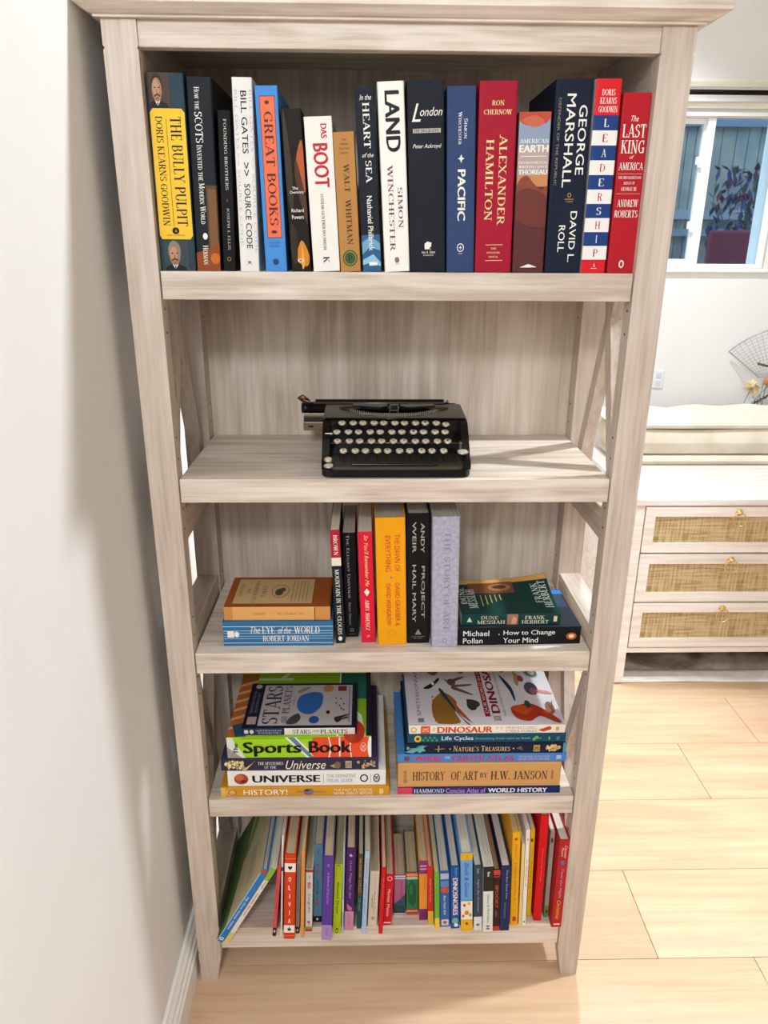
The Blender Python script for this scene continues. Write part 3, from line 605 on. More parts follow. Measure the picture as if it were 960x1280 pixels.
top('#1b2233', 'dark navy book with big white double-line lettering, right of the sunset spine', .5535, .603, .5575, .605, .231,
    [('t', 'GEORGE', .66, .125, .88, .475, W_, 'b'), ('t', 'MARSHALL', .32, .07, .56, .54, W_, 'b'), ('t', 'DEFENDER OF THE REPUBLIC', .10, .09, .17, .53, '#8f8672', 'b'), ('o', .55, .58, .05, .012, .3, '#c9a85a'), ('r', .43, .60, .68, .603, '#c9a85a'), ('h', 'CALIBER', .46, .61, .66, .617, '#c9a85a', 's'),
     ('t', 'DAVID L.', .62, .665, .80, .94, W_, 'b'), ('t', 'ROLL', .32, .74, .5, .885, W_, 'b')], bulge=.002, d=.165)
LD = [('r', 0, 0, 1, .176, '#d8232c'), ('r', 0, .925, 1, 1, '#d8232c'), ('h', 'DORIS', .26, .05, .76, .08, W_, 's'), ('h', 'KEARNS', .2, .09, .84, .12, W_, 's'), ('h', 'GOODWIN', .16, .132, .9, .162, W_, 's')]
for i, chh in enumerate('LEADERSHIP'):
    q0 = .176 + .0749 * i; LD += [('r', 0, q0, 1, q0 + .075, '#223f7c' if i % 2 == 0 else '#efece6'), ('h', chh, .42, q0 + .018, .62, q0 + .058, '#e6e2da' if i % 2 == 0 else '#b8343a', 's')]
LD += [('h', 'A', .46, .945, .56, .965, W_, 's'), ('r', .38, .972, .64, .975, W_)]
top('#e4e0d8', 'red topped book with a ladder of blue and white spine stripes', .6065, .6385, .607, .6415, .232, LD, bulge=.0015)
top('#b3202a', 'rightmost red book on the top shelf with a small oval emblem low down', .6395, .6775, .643, .6775, .217,
    [('h', 'The', .35, .12, .62, .15, W_, 'i'), ('h', 'LAST', .08, .165, .92, .235, W_, 's'), ('h', 'KING', .08, .25, .92, .32, W_, 's'), ('h', 'of', .42, .33, .58, .35, W_, 'i'), ('h', 'AMERICA', .05, .37, .95, .41, W_, 's'),
     ('r', .06, .43, .94, .434, '#d98a80'), ('h', 'THE MISUNDERSTOOD', .08, .445, .92, .46, W_, 's'), ('h', 'REIGN OF', .3, .475, .7, .49, W_, 's'), ('h', 'GEORGE III', .22, .505, .78, .525, W_, 's'), ('r', .06, .54, .94, .544, '#d98a80'),
     ('h', 'ANDREW', .12, .575, .9, .615, W_, 's'), ('h', 'ROBERTS', .06, .635, .92, .675, W_, 's'), ('e', .5, .945, .1, .024, '#efe2cf'), ('e', .5, .945, .05, .015, '#b3202a')], bulge=.001)

# ------------------------------------------------------------------ third shelf down: books standing and lying
G3 = 'books standing on the shelf below the typewriter'
def mid(c, label, xb0, xb1, xt0, xt1, y, h, items, **kw):
    w_, h_, pl = stand(y, xb0, xb1, xt0, xt1, h, Z3); return book('book', w_, h_, kw.pop('d', .15), c, label, G3, items, place=pl, **kw)
mid('#20262c', 'slim paperback with red top, cream stripe and black foot beside the lying books', .266, .281, .2585, .2750, .034, .199,
    [('r', 0, 0, 1, .235, '#b32238'), ('r', 0, .235, 1, .305, '#efe6d4'), ('t', 'BROWN', .3, .045, .72, .215, W_, 's'), ('t', 'MOUNTAIN IN THE CLOUDS', .28, .335, .72, .92, W_, 's'), ('e', .5, .955, .22, .02, W_)], hard=False, pg='w', d=.145)
mid('#161618', 'black book set slightly further back, left of the pink one', .282, .3015, .2765, .299, .055, .186,
    [('t', 'The Elegant Universe', .28, .02, .5, .62, '#a9a9a9', 's'), ('t', 'Brian Greene', .3, .66, .48, .88, '#9a9a9a', 's'), ('o', .5, .93, .14, .017, .3, '#8a8a8a'), ('r', .2, .97, .8, .972, '#8a8a8a')], hard=False, d=.13, pg='g')
mid('#e0223c', 'pinkish red paperback standing left of the wide yellow book', .308, .3300, .3010, .3255, .036, .195,
    [("t", "So You'll Remember Me", .42, .03, .7, .48, '#f3d58e', 'i'), ('p', [(.3, .53), (.5, .5), (.7, .53), (.5, .57)], W_), ('t', 'ABBY JIMENEZ', .34, .60, .62, .885, '#f6e6cf', 's'), ('t', 'N', .4, .93, .6, .95, W_, 's')], hard=False, d=.15)
mid('#f2a516', 'wide yellow book standing in the middle with orange-red vertical lettering', .3345, .3800, .3265, .3765, .028, .221,
    [('t', 'THE DAWN OF', .62, .125, .80, .41, '#d4442a', 'b'), ('t', 'EVERYTHING', .32, .135, .50, .41, '#d4442a', 'b'), ('e', .5, .455, .03, .007, '#3d6aa0'), ('t', 'DAVID GRAEBER &', .62, .50, .78, .845, '#d4442a', 'b'), ('t', 'DAVID WENGROW', .32, .505, .48, .84, '#d4442a', 'b'), ('o', .5, .9, .12, .025, .15, '#d48a16')], bulge=.004, pg='g')
mid('#17191b', 'glossy black book with squarish pale lettering right of the yellow one', .3822, .4195, .3785, .4150, .033, .226,
    [('t', 'ANDY', .60, .07, .76, .29, '#b8b29e', 'b'), ('t', 'WEIR', .24, .06, .40, .29, '#b8b29e', 'b'), ('t', 'PROJECT', .60, .39, .78, .80, '#b8b29e', 'b'), ('t', 'HAIL MARY', .24, .38, .40, .83, '#b8b29e', 'b'),
     ('p', [(.35, .93), (.5, .885), (.65, .93)], '#8a8a80'), ('r', .2, .945, .8, .948, '#8a8a80'), ('h', 'BALLANTINE', .3, .955, .7, .963, '#8a8a80', 's')], rough=.2, bulge=.003, pg='g')
story_m = noisy('lavender_linen', '#a4a3b6', '#b6b5c6', 160, .85, .5, 600)
mid(story_m, 'lavender grey cloth book with embossed vertical title, right of the black one', .4215, .4630, .4155, .4600, .021, .225,
    [('t', 'THE STORY OF ART', .44, .11, .66, .87, '#8d8ca2', 's'), ('o', .5, .95, .08, .02, .3, '#8d8ca2')], bulge=.0035, pg='g', d=.165)
# lying books
GL = 'books lying at the left of the shelf below the typewriter'
STR = []
for q_, c_ in ((.12, '#dfe9f0'), (.30, '#a9c8de'), (.40, '#9bbdd6'), (.52, '#a9c8de'), (.62, '#c9dcea'), (.80, '#dfe9f0')): STR.append(('r', q_, 0, q_ + .022, 1, c_))
book('book', .044, .177, .108, '#34709e', 'thick blue paperback lying at the bottom of the left pile, white pinstripes', GL,
     STR + [('r', .36, .04, .62, .10, W_), ('e', .49, .125, .12, .022, W_), ('t', 'The', .52, .25, .82, .34, W_, 'i'), ('t', 'EYE', .52, .36, .82, .47, W_, 's'), ('t', 'of the', .52, .50, .80, .62, W_, 'i'), ('t', 'WORLD', .52, .645, .82, .88, W_, 's'), ('t', 'ROBERT JORDAN', .20, .36, .44, .78, W_, 's')],
     hard=False, place=('lie', .085, .027, Z3, 0), pg='c', bulge=.001)
book('book', .024, .170, .112, '#8a4a20', 'orange-brown paperback with tan cover panel lying on the blue one', GL,
     [('r', 0, 0, 1, 1, '#cf8f4c'), ('r', .02, .08, .98, .088, '#5a3418'), ('r', .02, .85, .98, .858, '#5a3418'), ('r', 0, .08, 1, .85, '#e0a868'), ('t', 'CANTERBURY', .42, .27, .58, .39, '#a5672f', 's'), ('t', 'THE CANTERBURY TALES', .42, .5, .58, .76, '#a5672f', 's')],
     [('r', .04, .0, .98, .98, '#a0521f'), ('r', .09, .06, .93, .83, '#5a3418'), ('r', .1, .067, .92, .823, '#c9a878'), ('h', 'CHAUCER', .35, .1, .75, .13, '#7c5a36', 's'), ('h', 'THE', .42, .18, .62, .205, '#7c5a36', 's'),
      ('h', 'CANTERBURY', .12, .24, .88, .28, '#7c5a36', 's'), ('h', 'TALES', .3, .32, .7, .36, '#7c5a36', 's'), ('o', .5, .5, .22, .085, .07, '#6b5a40'), ('e', .47, .49, .12, .04, '#4e4a38'), ('e', .55, .52, .07, .03, '#4e4a38')] +
     [('r', .15 + .03 * (k % 2), .62 + .035 * k, .85, .626 + .035 * k, '#8a6a45') for k in range(5)],
     hard=False, place=('lie', .088, .031, Z3 + .0445, .0), pg='c', bulge=.0008)
GR = 'books lying at the right of the shelf below the typewriter'
book('book', .032, .202, .138, '#191b1e', 'thick black paperback lying under the dark green one', GR,
     [('t', 'Michael', .54, .045, .84, .255, '#e8e8e6', 'b'), ('t', 'Pollan', .12, .045, .42, .205, '#e8e8e6', 'b'), ('e', .62, .335, .04, .004, '#e8e8e6'), ('t', 'How to Change', .50, .37, .84, .79, '#e8e8e6', 'b'), ('t', 'Your Mind', .12, .37, .42, .655, '#e8e8e6', 'b'),
      ('e', .46, .925, .2, .042, '#c9662f'), ('e', .46, .925, .1, .022, '#f0e6da')],
     [('r', 0, 0, 1, 1, '#2a3440'), ('r', .86, .8, .99, 1, '#3f7fd0'), ('r', .5, .82, .86, .98, '#394a60')], hard=False, place=('lie', .4638, .028, Z3, .02), pg='w', bulge=.001)
def crl(a, b_): return .016 * a ** 2 * max(0, b_ - .05) ** 2 + .004 * a ** 2
book('book', .020, .162, .118, '#173f3a', 'worn dark green paperback with curling cover lying on the black one', GR,
     [('p', [(.3, .055), (.75, .08), (.3, .11)], '#c9cfc6'), ('t', 'DUNE', .52, .20, .84, .37, '#c9b98e', 's'), ('t', 'MESSIAH', .12, .16, .44, .44, '#d8d4c0', 's'), ('r', .02, .46, .98, .57, '#a2705c'), ('p', [(.1, .5), (.8, .52), (.6, .56), (.1, .55)], '#cf9e84'),
      ('t', 'FRANK', .52, .64, .84, .84, '#d8d4c0', 's'), ('t', 'HERBERT', .12, .61, .44, .88, '#d8d4c0', 's'), ('r', .3, .93, .8, .965, '#d9cfb4')],
     [('r', .02, 0, .98, .995, '#153a36'), ('r', .88, .0, .99, .995, '#d9a45c'), ('r', .60, .14, .90, .62, '#7a4e36'), ('e', .76, .47, .10, .12, '#a87a50'), ('e', .77, .47, .05, .08, '#5a3a26'),
      ('h', 'DUNE', .30, .03, .78, .09, '#cfd6cc', 's'), ('h', 'MESSIAH', .16, .10, .72, .19, '#cfd6cc', 's'), ('h', 'FRANK', .30, .80, .80, .87, '#cfe0d8', 's'), ('h', 'HERBERT', .16, .88, .84, .96, '#cfe0d8', 's')] +
     [('r', .22 + .04 * k, .24 + .05 * k, .54, .25 + .05 * k, '#c9b06a') for k in range(5)],
     hard=False, place=('lie', .470, .034, Z3 + .0325, .01), pg='c', bulge=.0012, curl=crl)

# ------------------------------------------------------------------ fourth shelf: two piles of large books
GP = 'large books piled at the left of the fourth shelf'
zc = [Z4]
def lie(c, label, g, xl, y, L_, th, d, items, cov=(), yaw=0, **kw):
    o = book('book', th, L_, d, c, label, g, items, cov, place=('lie', xl, y, zc[0], yaw), **kw); zc[0] += th + .0003; return o
rnd = random.Random(3)
def blobs(n, p0, q0, p1, q1, cs, s=.03, el=1):
    o = []
    for _ in range(n):
        rp = s * (.5 + rnd.random()); o.append(('e', p0 + rp + (p1 - p0 - 2 * rp) * rnd.random(), q0 + .008 + (q1 - q0 - .016) * rnd.random(), rp, s * (.4 + rnd.random()) * .08, rnd.choice(cs)))
    return o
lie('#d39526', 'amber yellow book at the bottom of the left pile on the fourth shelf', GP, .064, .011, .291, .0192, .225,
    [('e', .5, .06, .42, .03, '#e9b04a'), ('o', .5, .068, .33, .026, .3, '#8a7a62'), ('r', 0, .0, 1, .03, '#e6b85c'), ('t', 'HISTORY!', .2, .135, .8, .395, W_, 'b'), ('e', .5, .52, .36, .03, '#7a6a72'), ('e', .6, .51, .2, .015, '#3a3440'), ('r', .45, .45, .55, .62, '#8a7a88'),
     ('t', "THE PAST AS YOU'VE", .54, .67, .84, .90, '#f6ead0', 'b'), ('t', 'NEVER SEEN IT BEFORE', .16, .67, .46, .90, '#f6ead0', 'b'), ('r', .2, .94, .8, .965, '#e9c27a')], bulge=.001)
lie('#eeece8', 'white book with bold black lettering and a small orange planet', GP, .077, .014, .272, .0310, .228,
    [('e', .5, .085, .36, .045, '#a3492a'), ('e', .6, .075, .2, .028, '#c9693c'), ('e', .35, .1, .1, .02, '#6b2d1c'), ('t', 'UNIVERSE', .26, .155, .74, .585, '#1b1b1d', 'B'), ('r', .2, .603, .8, .606, '#999999'), ('t', 'THE DEFINITIVE', .55, .625, .78, .81, '#a8a8a8', 'b'), ('t', 'VISUAL GUIDE', .24, .625, .47, .79, '#a8a8a8', 'b'),
     ('o', .5, .862, .26, .026, .3, '#222222'), ('r', .2, .902, .8, .905, '#999999'), ('o', .5, .942, .28, .022, .2, '#444444'), ('h', 'DK', .3, .925, .7, .958, '#333333', 'b')], bulge=.001, covc='#3a3a40')
lie('#37324a', 'dark violet book with gold speckled ends and pale script on its spine', GP, .067, .016, .269, .0243, .222,
    blobs(46, .08, .01, .92, .16, ['#d8c48a', '#b09a5c', '#efe2b4', '#8a7a50'], .12) + blobs(30, .1, .86, .9, .99, ['#a09a90', '#5a5040', '#d0a878'], .1) +
    [('p', [(.1, .16), (.9, .22), (.8, .215), (.05, .13)], '#d8c48a'), ('t', 'THE MYSTERIES', .52, .235, .76, .395, '#e9e4d4', 's'), ('t', 'OF THE', .2, .275, .42, .35, '#e9e4d4', 's'), ('t', 'Universe', .14, .41, .86, .665, '#efe6cc', 'i'),
     ('p', [(.4, .69), (.7, .75), (.6, .76), (.2, .72)], '#b09a6a'), ('e', .45, .74, .3, .02, '#7a6a4a'), ('r', .2, .79, .8, .83, '#b8a988'), ('h', 'DK', .3, .795, .7, .825, '#37324a', 'b')], bulge=.001)
lie('#a4d627', 'thick lime green book with bold black lettering and orange-red ovals on its spine', GP, .079, .018, .245, .0425, .20,
    [('p', [(0, 0), (.62, 0), (.2, .09), (.0, .12)], '#a79a94'), ('p', [(.55, 0), (1, 0), (1, .04), (.8, .05), (0, .125), (0, .10)], '#dfe6da'), ('p', [(.98, .1), (.98, .6), (.9, .6), (.9, .1)], '#84b81e'),
     ('p', [(1, .40), (1, .48), (0, .62), (0, .55)], '#e4ecd8'), ('p', [(1, .42), (1, .465), (0, .6), (0, .57)], '#6a8494'),
     ('p', [(0, .60), (.3, .575), (.7, .58), (1, .60), (1, .985), (0, .985)], '#e8502c'), ('r', 0, .775, 1, .785, W_), ('p', [(0, .70), (.5, .715), (1, .70), (1, .708), (.5, .725), (0, .71)], W_), ('p', [(0, .865), (.5, .855), (1, .865), (1, .857), (.5, .847), (0, .857)], W_),
     ('p', [(0, .985), (.3, .975), (.7, .975), (1, .985), (1, 1), (0, 1)], W_),
     ('h', 'The', .22, .045, .72, .075, '#1b1b1d', 'B'), ('t', 'Sports', .08, .11, .78, .515, '#141414', 'B'), ('t', 'Book', .24, .565, .80, .862, '#141414', 'B'), ('o', .5, .945, .22, .022, .15, '#f6c9b4'), ('h', 'DK', .36, .932, .64, .958, '#f6d9c4', 'b')],
    [('r', 0, 0, .98, .13, '#b0682a')] + [('p', [(.1 + .13 * k, 0), (.14 + .13 * k, 0), (.22 + .13 * k, .13), (.18 + .13 * k, .13)], '#d8a878') for k in range(6)] +
    [('r', 0, .13, .98, .78, '#93c321'), ('r', 0, .76, .98, .77, W_), ('r', .55, .77, .98, .965, '#1d6a58'), ('r', 0, .77, .55, .965, '#8ab82a'), ('p', [(.0, .06), (.16, .02), (.2, .1), (.02, .14)], '#2a4f66'), ('r', .86, .13, .9, .4, '#dfe6c8'), ('p', [(.9, .3), (.98, .34), (.98, .37), (.88, .33)], '#dfe6c8'),
     ('p', [(.5, .78), (.56, .78), (.3, .93), (0, .96), (0, .935), (.25, .9)], '#e6ecd0')] + [('p', [(.1 + .09 * k, .78), (.12 + .09 * k, .78), (.16 + .09 * k, .88), (.14 + .09 * k, .88)], '#c0de78') for k in range(4)] +
    [('e', .06, .88, .16, .075, '#b83a26'), ('r', 0, .965, .995, 1, '#1a2030')], bulge=.0008, rough=.3, covc='#1a2030')
lie('#14182c', 'small book with navy edges and grey cover of printed planets, topmost of its pile', GP, .105, .023, .194, .0138, .136,
    [('r', 0, 0, 1, .37, '#1c2a52'), ('r', 0, .37, .98, .985, '#e6e0d4'), ('r', .25, .02, .75, .055, '#d8d4cc'), ('e', .5, .085, .3, .018, '#d8d0bc'), ('t', 'SMITHSONIAN', .55, .12, .8, .35, '#b8b8c8', 's'), ('t', 'HANDBOOKS', .2, .14, .45, .34, '#b8b8c8', 's'),
     ('t', 'STARS', .18, .44, .78, .60, K_, 's'), ('t', 'AND', .45, .615, .75, .675, K_, 's'), ('t', 'PLANETS', .18, .685, .78, .92, K_, 's')],
    [('r', .02, .02, .98, .98, '#171c33'), ('r', .05, .13, .95, .955, '#b4aeb0'), ('r', .08, .03, .24, .11, '#b89a94'), ('e', .92, .07, .05, .03, '#b8a68c'), ('h', 'SMITHSONIAN', .30, .035, .82, .06, '#7a7a88', 's'), ('h', 'HANDBOOKS', .32, .075, .78, .10, '#7a7a88', 's'),
     ('h', 'STARS', .08, .16, .93, .30, '#2a2430', 's'), ('h', 'AND', .09, .33, .24, .38, '#2a2430', 's'), ('h', 'PLANETS', .30, .325, .92, .39, '#2a2430', 's'), ('h', 'Ian Ridpath', .48, .41, .66, .425, '#55505c', 's'),
     ('q', [(.55, .45), (.68, .47), (.76, .54), (.78, .62), (.72, .68), (.5, .68), (.36, .64), (.28, .58), (.32, .50), (.42, .46)], '#2f63a8'), ('q', [(.8, .44), (.88, .5), (.9, .56), (.82, .52), (.76, .46)], '#8a8450'), ('q', [(.08, .38), (.2, .4), (.3, .47), (.2, .5), (.08, .46)], '#4a4444'),
     ('e', .86, .73, .08, .05, '#b07a54'), ('r', .8, .82, .92, .90, '#7a2830'), ('e', .16, .62, .08, .045, '#24509a'), ('e', .32, .74, .04, .018, '#2a2428')] + [('e', .5 + .14 * sin(k), .84 + .04 * cos(k * 1.3), .018, .008, '#4a3434') for k in range(7)] +
    [('q', [(.1, .82), (.2, .8), (.24, .86), (.28, .93), (.26, .93), (.2, .87), (.14, .86)], '#2f2a30'), ('q', [(.15, .85), (.22, .9), (.2, .93)], '#4a3434'), ('r', .1, .925, .9, .935, '#7a7480')], bulge=.0004, rough=.3)
zc[0] = Z4; GQ = 'large books piled at the right of the fourth shelf'
lie('#1c2c66', 'navy book with pink end at the bottom of the right pile', GQ, .370, .013, .284, .0138, .205,
    [('r', 0, 0, 1, .09, '#d8405c'), ('t', 'HAMMOND', .2, .10, .8, .285, '#e4e2ee', 's'), ('r', .0, .29, 1, .545, '#3a2a78'), ('t', 'Concise Atlas of', .15, .295, .85, .54, '#c89ac8', 'b'), ('t', 'WORLD HISTORY', .16, .555, .84, .92, '#f4f2f4', 'B')], bulge=.0004, covc='#c9c4bc')
lie('#cf9d62', 'thick tan book with dark capitals in the right pile', GQ, .370, .0135, .2825, .0497, .215,
    [('t', 'SIXTH', .4, .035, .7, .052, '#6a4a2a', 's'), ('t', 'EDITION', .2, .035, .36, .058, '#6a4a2a', 's'), ('t', 'HISTORY', .30, .09, .66, .29, '#4e3a2a', 's'), ('t', 'OF ART', .30, .325, .66, .49, '#4e3a2a', 's'), ('t', 'BY', .40, .505, .60, .55, '#4e3a2a', 's'), ('t', 'H.W. JANSON', .30, .57, .66, .92, '#4e3a2a', 's'), ('h', 'ABRAMS', .3, .94, .68, .955, '#6a4a2a', 's')], bulge=.002, covc='#c4915a')
lie('#4a86c9', 'bright blue book with red lettering, third from the bottom of the right pile', GQ, .369, .016, .291, .0168, .19,
    [('e', .5, .055, .3, .018, '#7a4a44'), ('t', 'WHERE', .18, .10, .82, .265, '#c93a4c', 'B'), ('t', 'ON', .45, .28, .8, .31, '#d8b0b8', 'B'), ('t', 'EARTH? ATLAS', .18, .325, .82, .69, '#c93a4c', 'B'), ('t', 'THE WORLD AS YOU HAVE', .55, .715, .78, .90, '#d8a8bc', 'b'), ('t', 'NEVER SEEN IT BEFORE', .22, .715, .45, .90, '#d8a8bc', 'b'), ('r', .3, .94, .8, .97, '#a8c4e4')], bulge=.003)
lie('#1b2138', 'midnight blue book with teal and gold leaf ornament on its spine', GQ, .3815, .017, .2755, .0208, .195,
    blobs(16, .1, .01, .9, .14, ['#4a9aa0', '#6ab0b4', '#2f7a80'], .14) + [('p', [(.2, .0), (.6, .06), (.85, .14), (.5, .10), (.1, .05)], '#62aab0'), ('p', [(.5, .18), (.55, .24), (.5, .25), (.44, .2)], '#b89a5c'), ('r', .2, .205, .8, .212, '#b89a5c'),
     ('t', "Nature's Treasures", .24, .30, .78, .655, '#d8c08a', 's'), ('e', .5, .28, .06, .004, W_), ('e', .5, .675, .06, .004, W_), ('p', [(.5, .69), (.75, .72), (.3, .74)], '#6a5a50'), ('r', .18, .80, .82, .84, '#b89a5c'), ('h', 'DK', .3, .805, .7, .835, '#1b2138', 'b'), ('r', 0, .985, 1, 1, '#4a9ac0')] +
    blobs(16, .1, .87, .9, .97, ['#d8bc82', '#e6d0a0', '#c4a468'], .14), bulge=.0006, covc='#1b2138')
lie('#1d4c64', 'dark teal book with a small sunflower, directly under the white dinosaur-picture book', GQ, .3855, .019, .271, .0167, .19,
    [('e', .5, .065, .4, .022, '#e0c24a'), ('e', .5, .065, .2, .011, '#5a3a22')] + [('e', .35 + .3 * (k % 2), .10 + .014 * k, .14, .008, '#4a9a6a') for k in range(7)] +
    [('t', 'Life Cycles', .2, .215, .82, .415, '#e4ecee', 'b'), ('t', 'Everything from start to finish', .32, .43, .66, .775, '#7fb0b4', 'b'), ('e', .4, .80, .2, .01, '#6ab04a'), ('e', .6, .815, .2, .012, '#6ab04a'), ('r', .45, .795, .55, .845, '#6ab04a'), ('e', .5, .895, .2, .006, '#6ab04a'), ('r', .3, .94, .7, .96, '#4a7a94')], bulge=.0005)
lie('#d6d4d8', 'white book with printed dinosaurs and fossils on its cover, topmost of the right pile', GQ, .388, .021, .2665, .0165, .235,
    [('r', 0, 0, 1, 1, '#f2ead8'), ('o', .5, .03, .33, .02, .4, '#c9a83a'), ('r', .05, .075, .95, .135, '#e0502c'), ('h', 'DK', .25, .085, .75, .125, '#f2d0c0', 'b'), ('t', 'OUR', .3, .15, .75, .165, '#999999', 'b'), ('t', 'DINOSAUR', .12, .18, .86, .535, '#d4481e', 'B'),
     ('t', 'THE', .55, .55, .8, .57, '#aaa49a', 'b'), ('t', 'AND OTHER', .5, .585, .8, .60, '#aaa49a', 'b'), ('t', 'PREHISTORIC', .54, .62, .86, .82, '#b8b0a4', 'b'), ('t', 'CREATURES', .12, .62, .44, .82, '#b8b0a4', 'b'), ('q', [(.4, .83), (.6, .86), (.85, .90), (.5, .91), (.3, .88), (.2, .86)], '#c4482c'), ('r', .3, .94, .75, .96, '#e09a80')],
    [('r', .0, .0, .995, .995, '#cfcdd2'), ('h', 'SMITHSONIAN', .12, .06, .75, .085, '#77747c', 'b'), ('r', .04, .06, .09, .1, '#77747c'),
     ('q', [(.05, .18), (.12, .16), (.3, .17), (.42, .25), (.3, .33), (.16, .31), (.03, .33), (.02, .2)], '#8a6428'), ('q', [(.45, .25), (.42, .23), (.02, .37), (.0, .395), (.12, .34)], '#2a3844'), ('q', [(.44, .28), (.3, .31), (.05, .40), (.02, .41), (.16, .33)], '#a84a24')] +
    [('e', .06 + .05 * k, .175, .015, .006, '#b84034') for k in range(7)] +
    [('q', [(.48, .12), (.56, .19), (.62, .23), (.6, .24), (.52, .2), (.47, .16)], '#1f2430'), ('e', .54, .19, .02, .01, W_), ('e', .78, .20, .12, .05, '#6a5a4c'), ('e', .8, .30, .08, .032, '#7a8078'), ('e', .77, .40, .09, .032, '#c4602c'), ('e', .77, .40, .045, .015, '#b03420'), ('e', .25, .43, .07, .035, '#332c28'), ('q', [(.32, .4), (.3, .47), (.24, .48), (.2, .42)], '#40382f'),
     ('e', .56, .32, .05, .03, '#5a4438'), ('q', [(.62, .25), (.56, .32), (.5, .32), (.6, .27)], '#5a4438'), ('q', [(.52, .33), (.53, .45), (.51, .45), (.49, .34)], '#6a5040'), ('q', [(.5, .33), (.4, .44), (.38, .44), (.46, .32)], '#6a5040'), ('q', [(.6, .33), (.64, .40), (.62, .41), (.57, .34)], '#6a5040'),
     ('r', .1, .50, .98, .535, '#8e2430'), ('h', 'OUR WORLD IN PICTURES', .14, .508, .96, .528, '#d8b8b4', 'b'), ('h', 'DINOSAUR', .14, .55, .99, .605, '#7a1a2c', 'B'), ('h', 'AND OTHER PREHISTORIC CREATURES', .1, .625, .9, .64, '#8a868c', 'b'), ('h', 'BOOK', .05, .55, .11, .6, '#7a1a2c', 'b'),
     ('q', [(.86, .64), (.9, .70), (.84, .74), (.72, .72), (.7, .68), (.78, .66)], '#5c5340'), ('q', [(.84, .74), (.8, .79), (.76, .78), (.72, .72)], '#5c5340')] + [('q', [(.72 + .03 * k, .655), (.74 + .03 * k, .64), (.75 + .03 * k, .66)], '#a84a34') for k in range(5)] +
    [('q', [(.66, .665), (.58, .70), (.46, .73), (.32, .73), (.3, .72), (.42, .71), (.56, .68)], '#243650'), ('q', [(.72, .77), (.64, .80), (.5, .78), (.54, .76), (.64, .77)], '#a88c5c'), ('q', [(.96, .84), (.9, .80), (.84, .84), (.78, .88), (.8, .92), (.9, .93), (.98, .9)], '#c4593c'), ('q', [(.74, .84), (.66, .86), (.62, .90), (.64, .94), (.74, .93), (.78, .88)], '#8a9a94'), ('o', .69, .90, .06, .04, .35, '#4a6458'),
     ('e', .46, .86, .09, .045, '#4c4258'), ('e', .42, .87, .05, .025, '#8a5a6a'), ('e', .6, .81, .045, .02, '#9a4a40'), ('q', [(.44, .90), (.42, .97), (.38, .99), (.40, .91)], '#c98a80'),
     ('q', [(.2, .68), (.24, .74), (.26, .82), (.18, .9), (.04, .98), (.02, .95), (.1, .86), (.04, .78), (.08, .7)], '#a8331c'), ('q', [(.2, .68), (.24, .74), (.2, .82), (.12, .76)], '#c44a20'), ('e', .25, .80, .05, .02, '#2a4a34'), ('e', .2, .94, .08, .03, '#8a6a54'), ('q', [(.14, .95), (.28, .93), (.22, .95), (.3, .97), (.2, .96)], '#6a4a3a')], bulge=.0006, rough=.25)

# ------------------------------------------------------------------ bottom shelf: a row of children's books
G5 = "children's books standing on the bottom shelf"
def low(c, label, y, xb0, xb1, xt0, xt1, h, items, **kw):
    w_, h_, pl = stand(y, xb0, xb1, xt0, xt1, h, Z5, g=.0004); kw.setdefault('bulge', .0008); kw.setdefault('pg', 'c')
    return book('book', w_, h_, kw.pop('d', .2), c, label, G5, items, place=pl, **kw)
def leanbook(c, label, x, y, th, h, d, tilt, items, back, **kw):
    return book('book', th, h, d, c, label, G5, items, back=back, place=(x, y, Z5, tilt), bulge=.0008, **kw)
leanbook('#2f7cc4', 'blue-spined picture book leaning steeply at the left end of the bottom shelf', .0435, -.026, .0112, .187, .24, .502,
    [('r', 0, 0, 1, .04, '#c9442c'), ('r', 0, .04, .1, 1, '#c8dcec'), ('t', 'My First Aesop Fables', .3, .36, .72, .82, '#e9f2f6', 'i'), ('e', .5, .955, .33, .022, '#e6e6ee'), ('e', .5, .955, .15, .01, '#3a5a9a')],
    [('r', 0, 0, 1, 1, '#cfc49a'), ('p', [(0, .8), (.3, .68), (.6, .6), (1, .5), (1, 1), (0, 1)], '#5d7446'), ('p', [(0, .9), (.4, .8), (1, .7), (1, 1), (0, 1)], '#40592f'), ('p', [(.5, .56), (.7, .40), (.95, .3), (.95, .42), (.7, .55), (.5, .66)], '#7f9a5c'), ('p', [(.75, .0), (1, .0), (1, .2), (.85, .14)], '#a4b884')] +
    [('e', .2 + .09 * k, .12 + .03 * (k % 3), .02, .008, '#c9603c') for k in range(7)] + [('r', .1, .25 + .03 * k, .45, .255 + .03 * k, '#8a7a5a') for k in range(5)], hard=True, pg='c')
leanbook('#e2dfce', 'thin cream book with lime top leaning on the back of the blue-spined one', .0565, -.028, .0085, .196, .21, .505,
    [('r', 0, 0, 1, .16, '#86b638'), ('t', 'Goodnight', .3, .17, .75, .27, '#5a8a4a', 'i'), ('t', 'Garden Stories', .3, .33, .7, .62, '#b85a44', 'b'), ('r', 0, .86, 1, 1, '#e0c868')], [], hard=True, pg='w')
low('#d9545c', 'thin pinkish red book leaning slightly, near the left end of the bottom shelf', -.014, .142, .1495, .1590, .1655, .166, [('r', 0, 0, 1, .1, '#e0503c'), ('t', 'Splat the Cat Sings Flat', .35, .2, .65, .7, '#9a2c38', 'b'), ('r', 0, .88, 1, 1, '#2c2222'), ('e', .5, .93, .3, .02, '#e8c0a0')], d=.2)
low('#e8e4da', 'very thin white book left of the red and white banded spine', -.014, .1570, .1608, .1690, .1722, .232, [('r', 0, .3, 1, .34, '#3a5a8a')], hard=False, d=.2)
